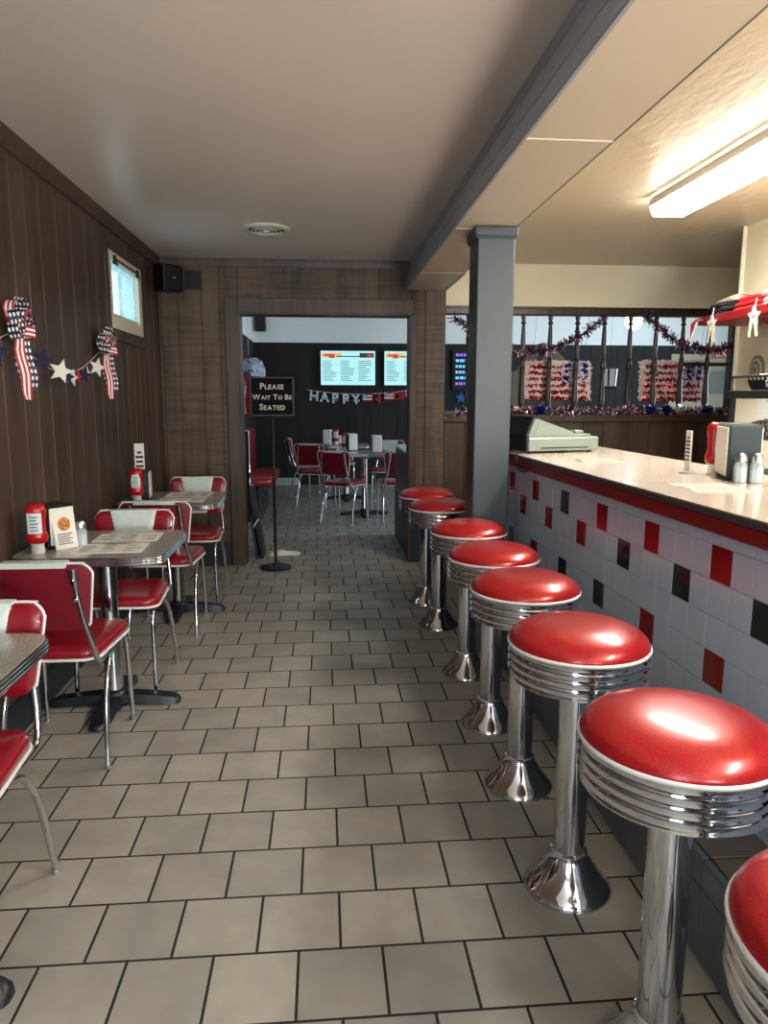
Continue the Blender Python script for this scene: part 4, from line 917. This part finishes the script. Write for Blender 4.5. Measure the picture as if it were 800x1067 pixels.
MB().box((-.185, -.62, .49), (-.0, .62, 1.0), bev=.04).build('backrest', 'bred', bt); MB().box((-.188, -.64, .38), (.05, -.622, 1.01), bev=.008).build('end_panel', 'chrome', bt)
# clutter on the rear tables
for i, (x, y, l) in enumerate(((.33, 8.62, 'napkin dispenser with white faces on the nearer rear table, middle of three'), (.60, 8.30, 'napkin dispenser with white faces on the nearer rear table, closest to the divider'), (.05, 9.65, 'napkin dispenser with white faces on the farther rear table'))): dispenser((x, y, TZ), l, [.3, .1, -.2][i], w=.11, d=.11, h=.2, body='wp', face='black')
ketchup((.25, 8.70, TZ), 'ketchup bottle on the nearer rear table'); ketchup((.16, 9.80, TZ), 'ketchup bottle on the farther rear table')

# ================================================================== red shelf, rack and plaque on the kitchen wall
sh = thing('wall_shelf', 'red wall shelf of folded shirts at the end of the counter', 'shelf', (2.46, 3.2, 1.81))
MB().box((-.16, -1.2, 0), (.179, 1.20, .03), bev=.004).build('board', 'shred', sh); MB().box((-.175, -1.2, -.005), (-.16, 1.08, .045), bev=.004).build('front_lip', 'shred', sh)
for y in (-.9, .7): MB().prism([(.179, 0), (-.05, 0), (.17, -.2), (.179, -.2)], y, y+.02, 'y').build('bracket', 'shred', sh)
def shirt(loc, m, label, sx=.12, sy=.15, h=.06, seed=1):
    r = random.Random(seed); q = MB(); t = thing('folded_shirt', label, 'shirt', loc, r.uniform(-.2, .2), 'folded shirts on the red shelf')
    ph = [r.uniform(0, 6) for _ in range(4)]
    for lay in range(3):
        z0, z1 = h*lay/3, h*(lay+1)/3; f = rrect(sx*(1-.08*lay), sy*(1-.1*lay), .04, 6, r.uniform(-.01, .01), r.uniform(-.02, .02))
        mp = lambda x, y, z: (x+.012*math.sin(9*y+ph[0]), y+.012*math.sin(11*x+ph[1]), z+.012*math.sin(14*x+ph[2])*math.sin(10*y+ph[3])*(z > .01))
        q.slab(f, [(z0, -.014), (z0+(z1-z0)*.2, 0), (z0+(z1-z0)*.7, .002), (z1, -.014), (z1+.004, -.05)], mapf=mp)
    q.build('cloth', m, t, 70); return t
for i, (y, m, l, h) in enumerate(((4.24, 'cblack', 'folded black shirt at the end of the red shelf', .085), (3.97, 'cred', 'folded bright red shirt in the middle of the red shelf', .085), (3.70, 'cpink', 'pink printed folded shirt beside the orange one on the red shelf', .11), (3.43, 'cora', 'folded orange shirt on the red shelf at the picture edge', .08))):
    shirt((2.44, y, 1.841), m, l, .12, .118, h, i+1)
shirt((2.46, 4.22, 1.932), 'cwhite', 'folded white shirt on top of the black one', .1, .11, .03, 9)
shirt((2.46, 3.45, 1.93), 'cyel', 'folded lime yellow shirt on top of the orange one', .1, .11, .04, 12)
cap_ = thing('red_pennant', 'red pointed cloth with pale edge hanging over the end of the red shelf', 'pennant', (2.285, 4.40, 1.845))
p = MB(); p.ribbon([(.10, -.02, .012), (.02, 0, .008), (-.008, .01, -.02), (-.012, .012, -.08), (-.008, .015, -.15)], (.2, 1, 0), lambda u: .15*(1-u)+.015); p.build('cloth', 'cred', cap_, 0)
p = MB(); p.ribbon([(-.016, -.035, -.03), (-.018, .0, -.10), (-.014, .012, -.155)], (.2, 1, 0), .014); p.build('trim', 'cwhite', cap_, 0)
for y, l in ((4.187, 'wooden star tag with ribbon tails hanging from the red shelf, nearer the spindles'), (3.763, 'wooden star tag with ribbon tails hanging from the red shelf at the picture edge')):
    t = thing('star_tag', l, 'star ornament', (2.278, y, 1.80), 0, 'star tags hanging from the red shelf')
    MB().prism([(.062*(1 if i % 2 == 0 else .5)*math.sin(PI*i/5), .062*(1 if i % 2 == 0 else .5)*math.cos(PI*i/5)) for i in range(10)], -.006, .0, 'x').build('star', 'tagw', t, 0)
    for s_ in (-1, 1): MB().ribbon([(-.003, s_*.012, -.02), (-.004, s_*.028, -.075), (-.003, s_*.034, -.105)], (0, 1, .1*s_), .022).build('tail', 'tagw', t, 0)
    MB().ribbon([(-.004, 0, .05), (-.008, 0, .03), (-.01, 0, .0)], (0, 1, 0), .03).build('bow', 'flagblue', t, 0); MB().tube([(0, 0, .055), (.006, 0, .095)], .002, n=5, sm=0).build('string', 'wp', t)
pq = thing('oval_plaque', 'oval grey plaque with pale rings on the cream kitchen wall', 'plaque', (2.635, 4.28, 1.54))
for r_, m, d_ in ((1, 'plaque', .0), (.82, 'plq2', .004), (.62, 'plaque', .006), (.42, 'plq2', .008), (.24, 'plaque', .01)):
    MB().prism([(.072*r_*math.cos(2*PI*k/28), .088*r_*math.sin(2*PI*k/28)) for k in range(28)], .004, -.008-d_, 'x').build('ring', m, pq, 0)
np2 = thing('wall_notice', 'cream printed notice on the kitchen wall behind the black rack', 'notice', (2.638, 3.85, 1.27))
MB().box((-.004, -.3, -.13), (.0, .4, .13)).build('sheet', 'paper', np2, 0); p = MB()
for c in range(2):
    for i in range(6): p.box((-.006, -.25+.33*c, .08-.035*i), (-.0045, -.02+.33*c-.05*(i % 3), .086-.035*i))
p.build('print', 'ink', np2, 0)
bc = thing('back_counter', 'grey work counter along the kitchen wall behind the front counter', 'counter', (2.32, 2.9, 0))
MB().box((-.3, -2.5, .0), (.31, 1.4, .86)).build('cabinet', 'wood2', bc, 0); MB().box((-.33, -2.5, .86), (.315, 1.42, .90), bev=.006).build('worktop', 'steel', bc)
rk = thing('serving_rack', 'black open serving rack on the work counter behind the grey dispenser', 'rack', (2.22, 3.18, .90))
for sx in (-.17, .17):
    for sy in (-.34, .34): MB().box((sx-.012, sy-.012, 0), (sx+.012, sy+.012, .51)).build('post', 'rack', rk, 0)
for z in (.10, .28, .47): MB().box((-.19, -.36, z), (.19, .36, z+(.04 if z > .4 else .014)), bev=.003).build('shelf', 'rack', rk)
MB().tube([(-.18, -.34, .51), (-.18, -.34, .575), (-.18, .34, .575), (-.18, .34, .51)], .006, sm=0).build('top_rail', 'rack', rk)
for i, (y, l) in enumerate(((3.43, 'checker-lined basket on the top of the black rack, closest to the spindle screen'), (3.20, 'checker-lined basket on the top of the black rack, middle one'), (2.97, 'checker-lined basket on the top of the black rack, closest to the camera'))):
    t = thing('lined_basket', l, 'basket', (2.2, y, 1.41), 0, 'checker-lined baskets on the rack')
    MB().slab(rrect(.09, .10, .04), [(.0, -.02), (.045, 0), (.05, .003), (.045, -.006), (.006, -.024)], caps=(1, 1)).build('tray', 'rack', t, 40)
    MB().slab(rrect(.085, .095, .03), [(.012, -.01), (.05, .006), (.075, .012), (.06, .0), (.02, -.02)], caps=(1, 1)).build('liner', 'checker', t, 40)
    MB().slab(rrect(.06, .07, .03), [(.04, -.01), (.07, 0), (.08, -.015)]).build('wrapped_food', 'paper', t, 50)
for i, (y, z, l) in enumerate(((3.38, 1.195, 'checkered paper bundle on the middle shelf of the black rack, closest to the spindle screen'), (3.1, 1.195, 'checkered paper bundle on the middle shelf of the black rack, closest to the camera'))):
    t = thing('paper_bundle', l, 'paper bundle', (2.2, y, z), .2*i, 'checkered paper on the rack'); MB().slab(rrect(.09, .12, .03), [(0, 0), (.03, .005), (.06, -.02), (.07, -.05)]).build('paper', 'checker', t, 60)
pt = thing('black_pot', 'round black pot on the lowest shelf of the black rack', 'pot', (2.2, 3.2, 1.015)); MB().lathe([(.09, 0), (.11, .02), (.115, .08), (.118, .085), (.105, .09), (.03, .11), (.012, .115), (.014, .135), (.001, .14)], n=28).build('body', 'black', pt, 40)
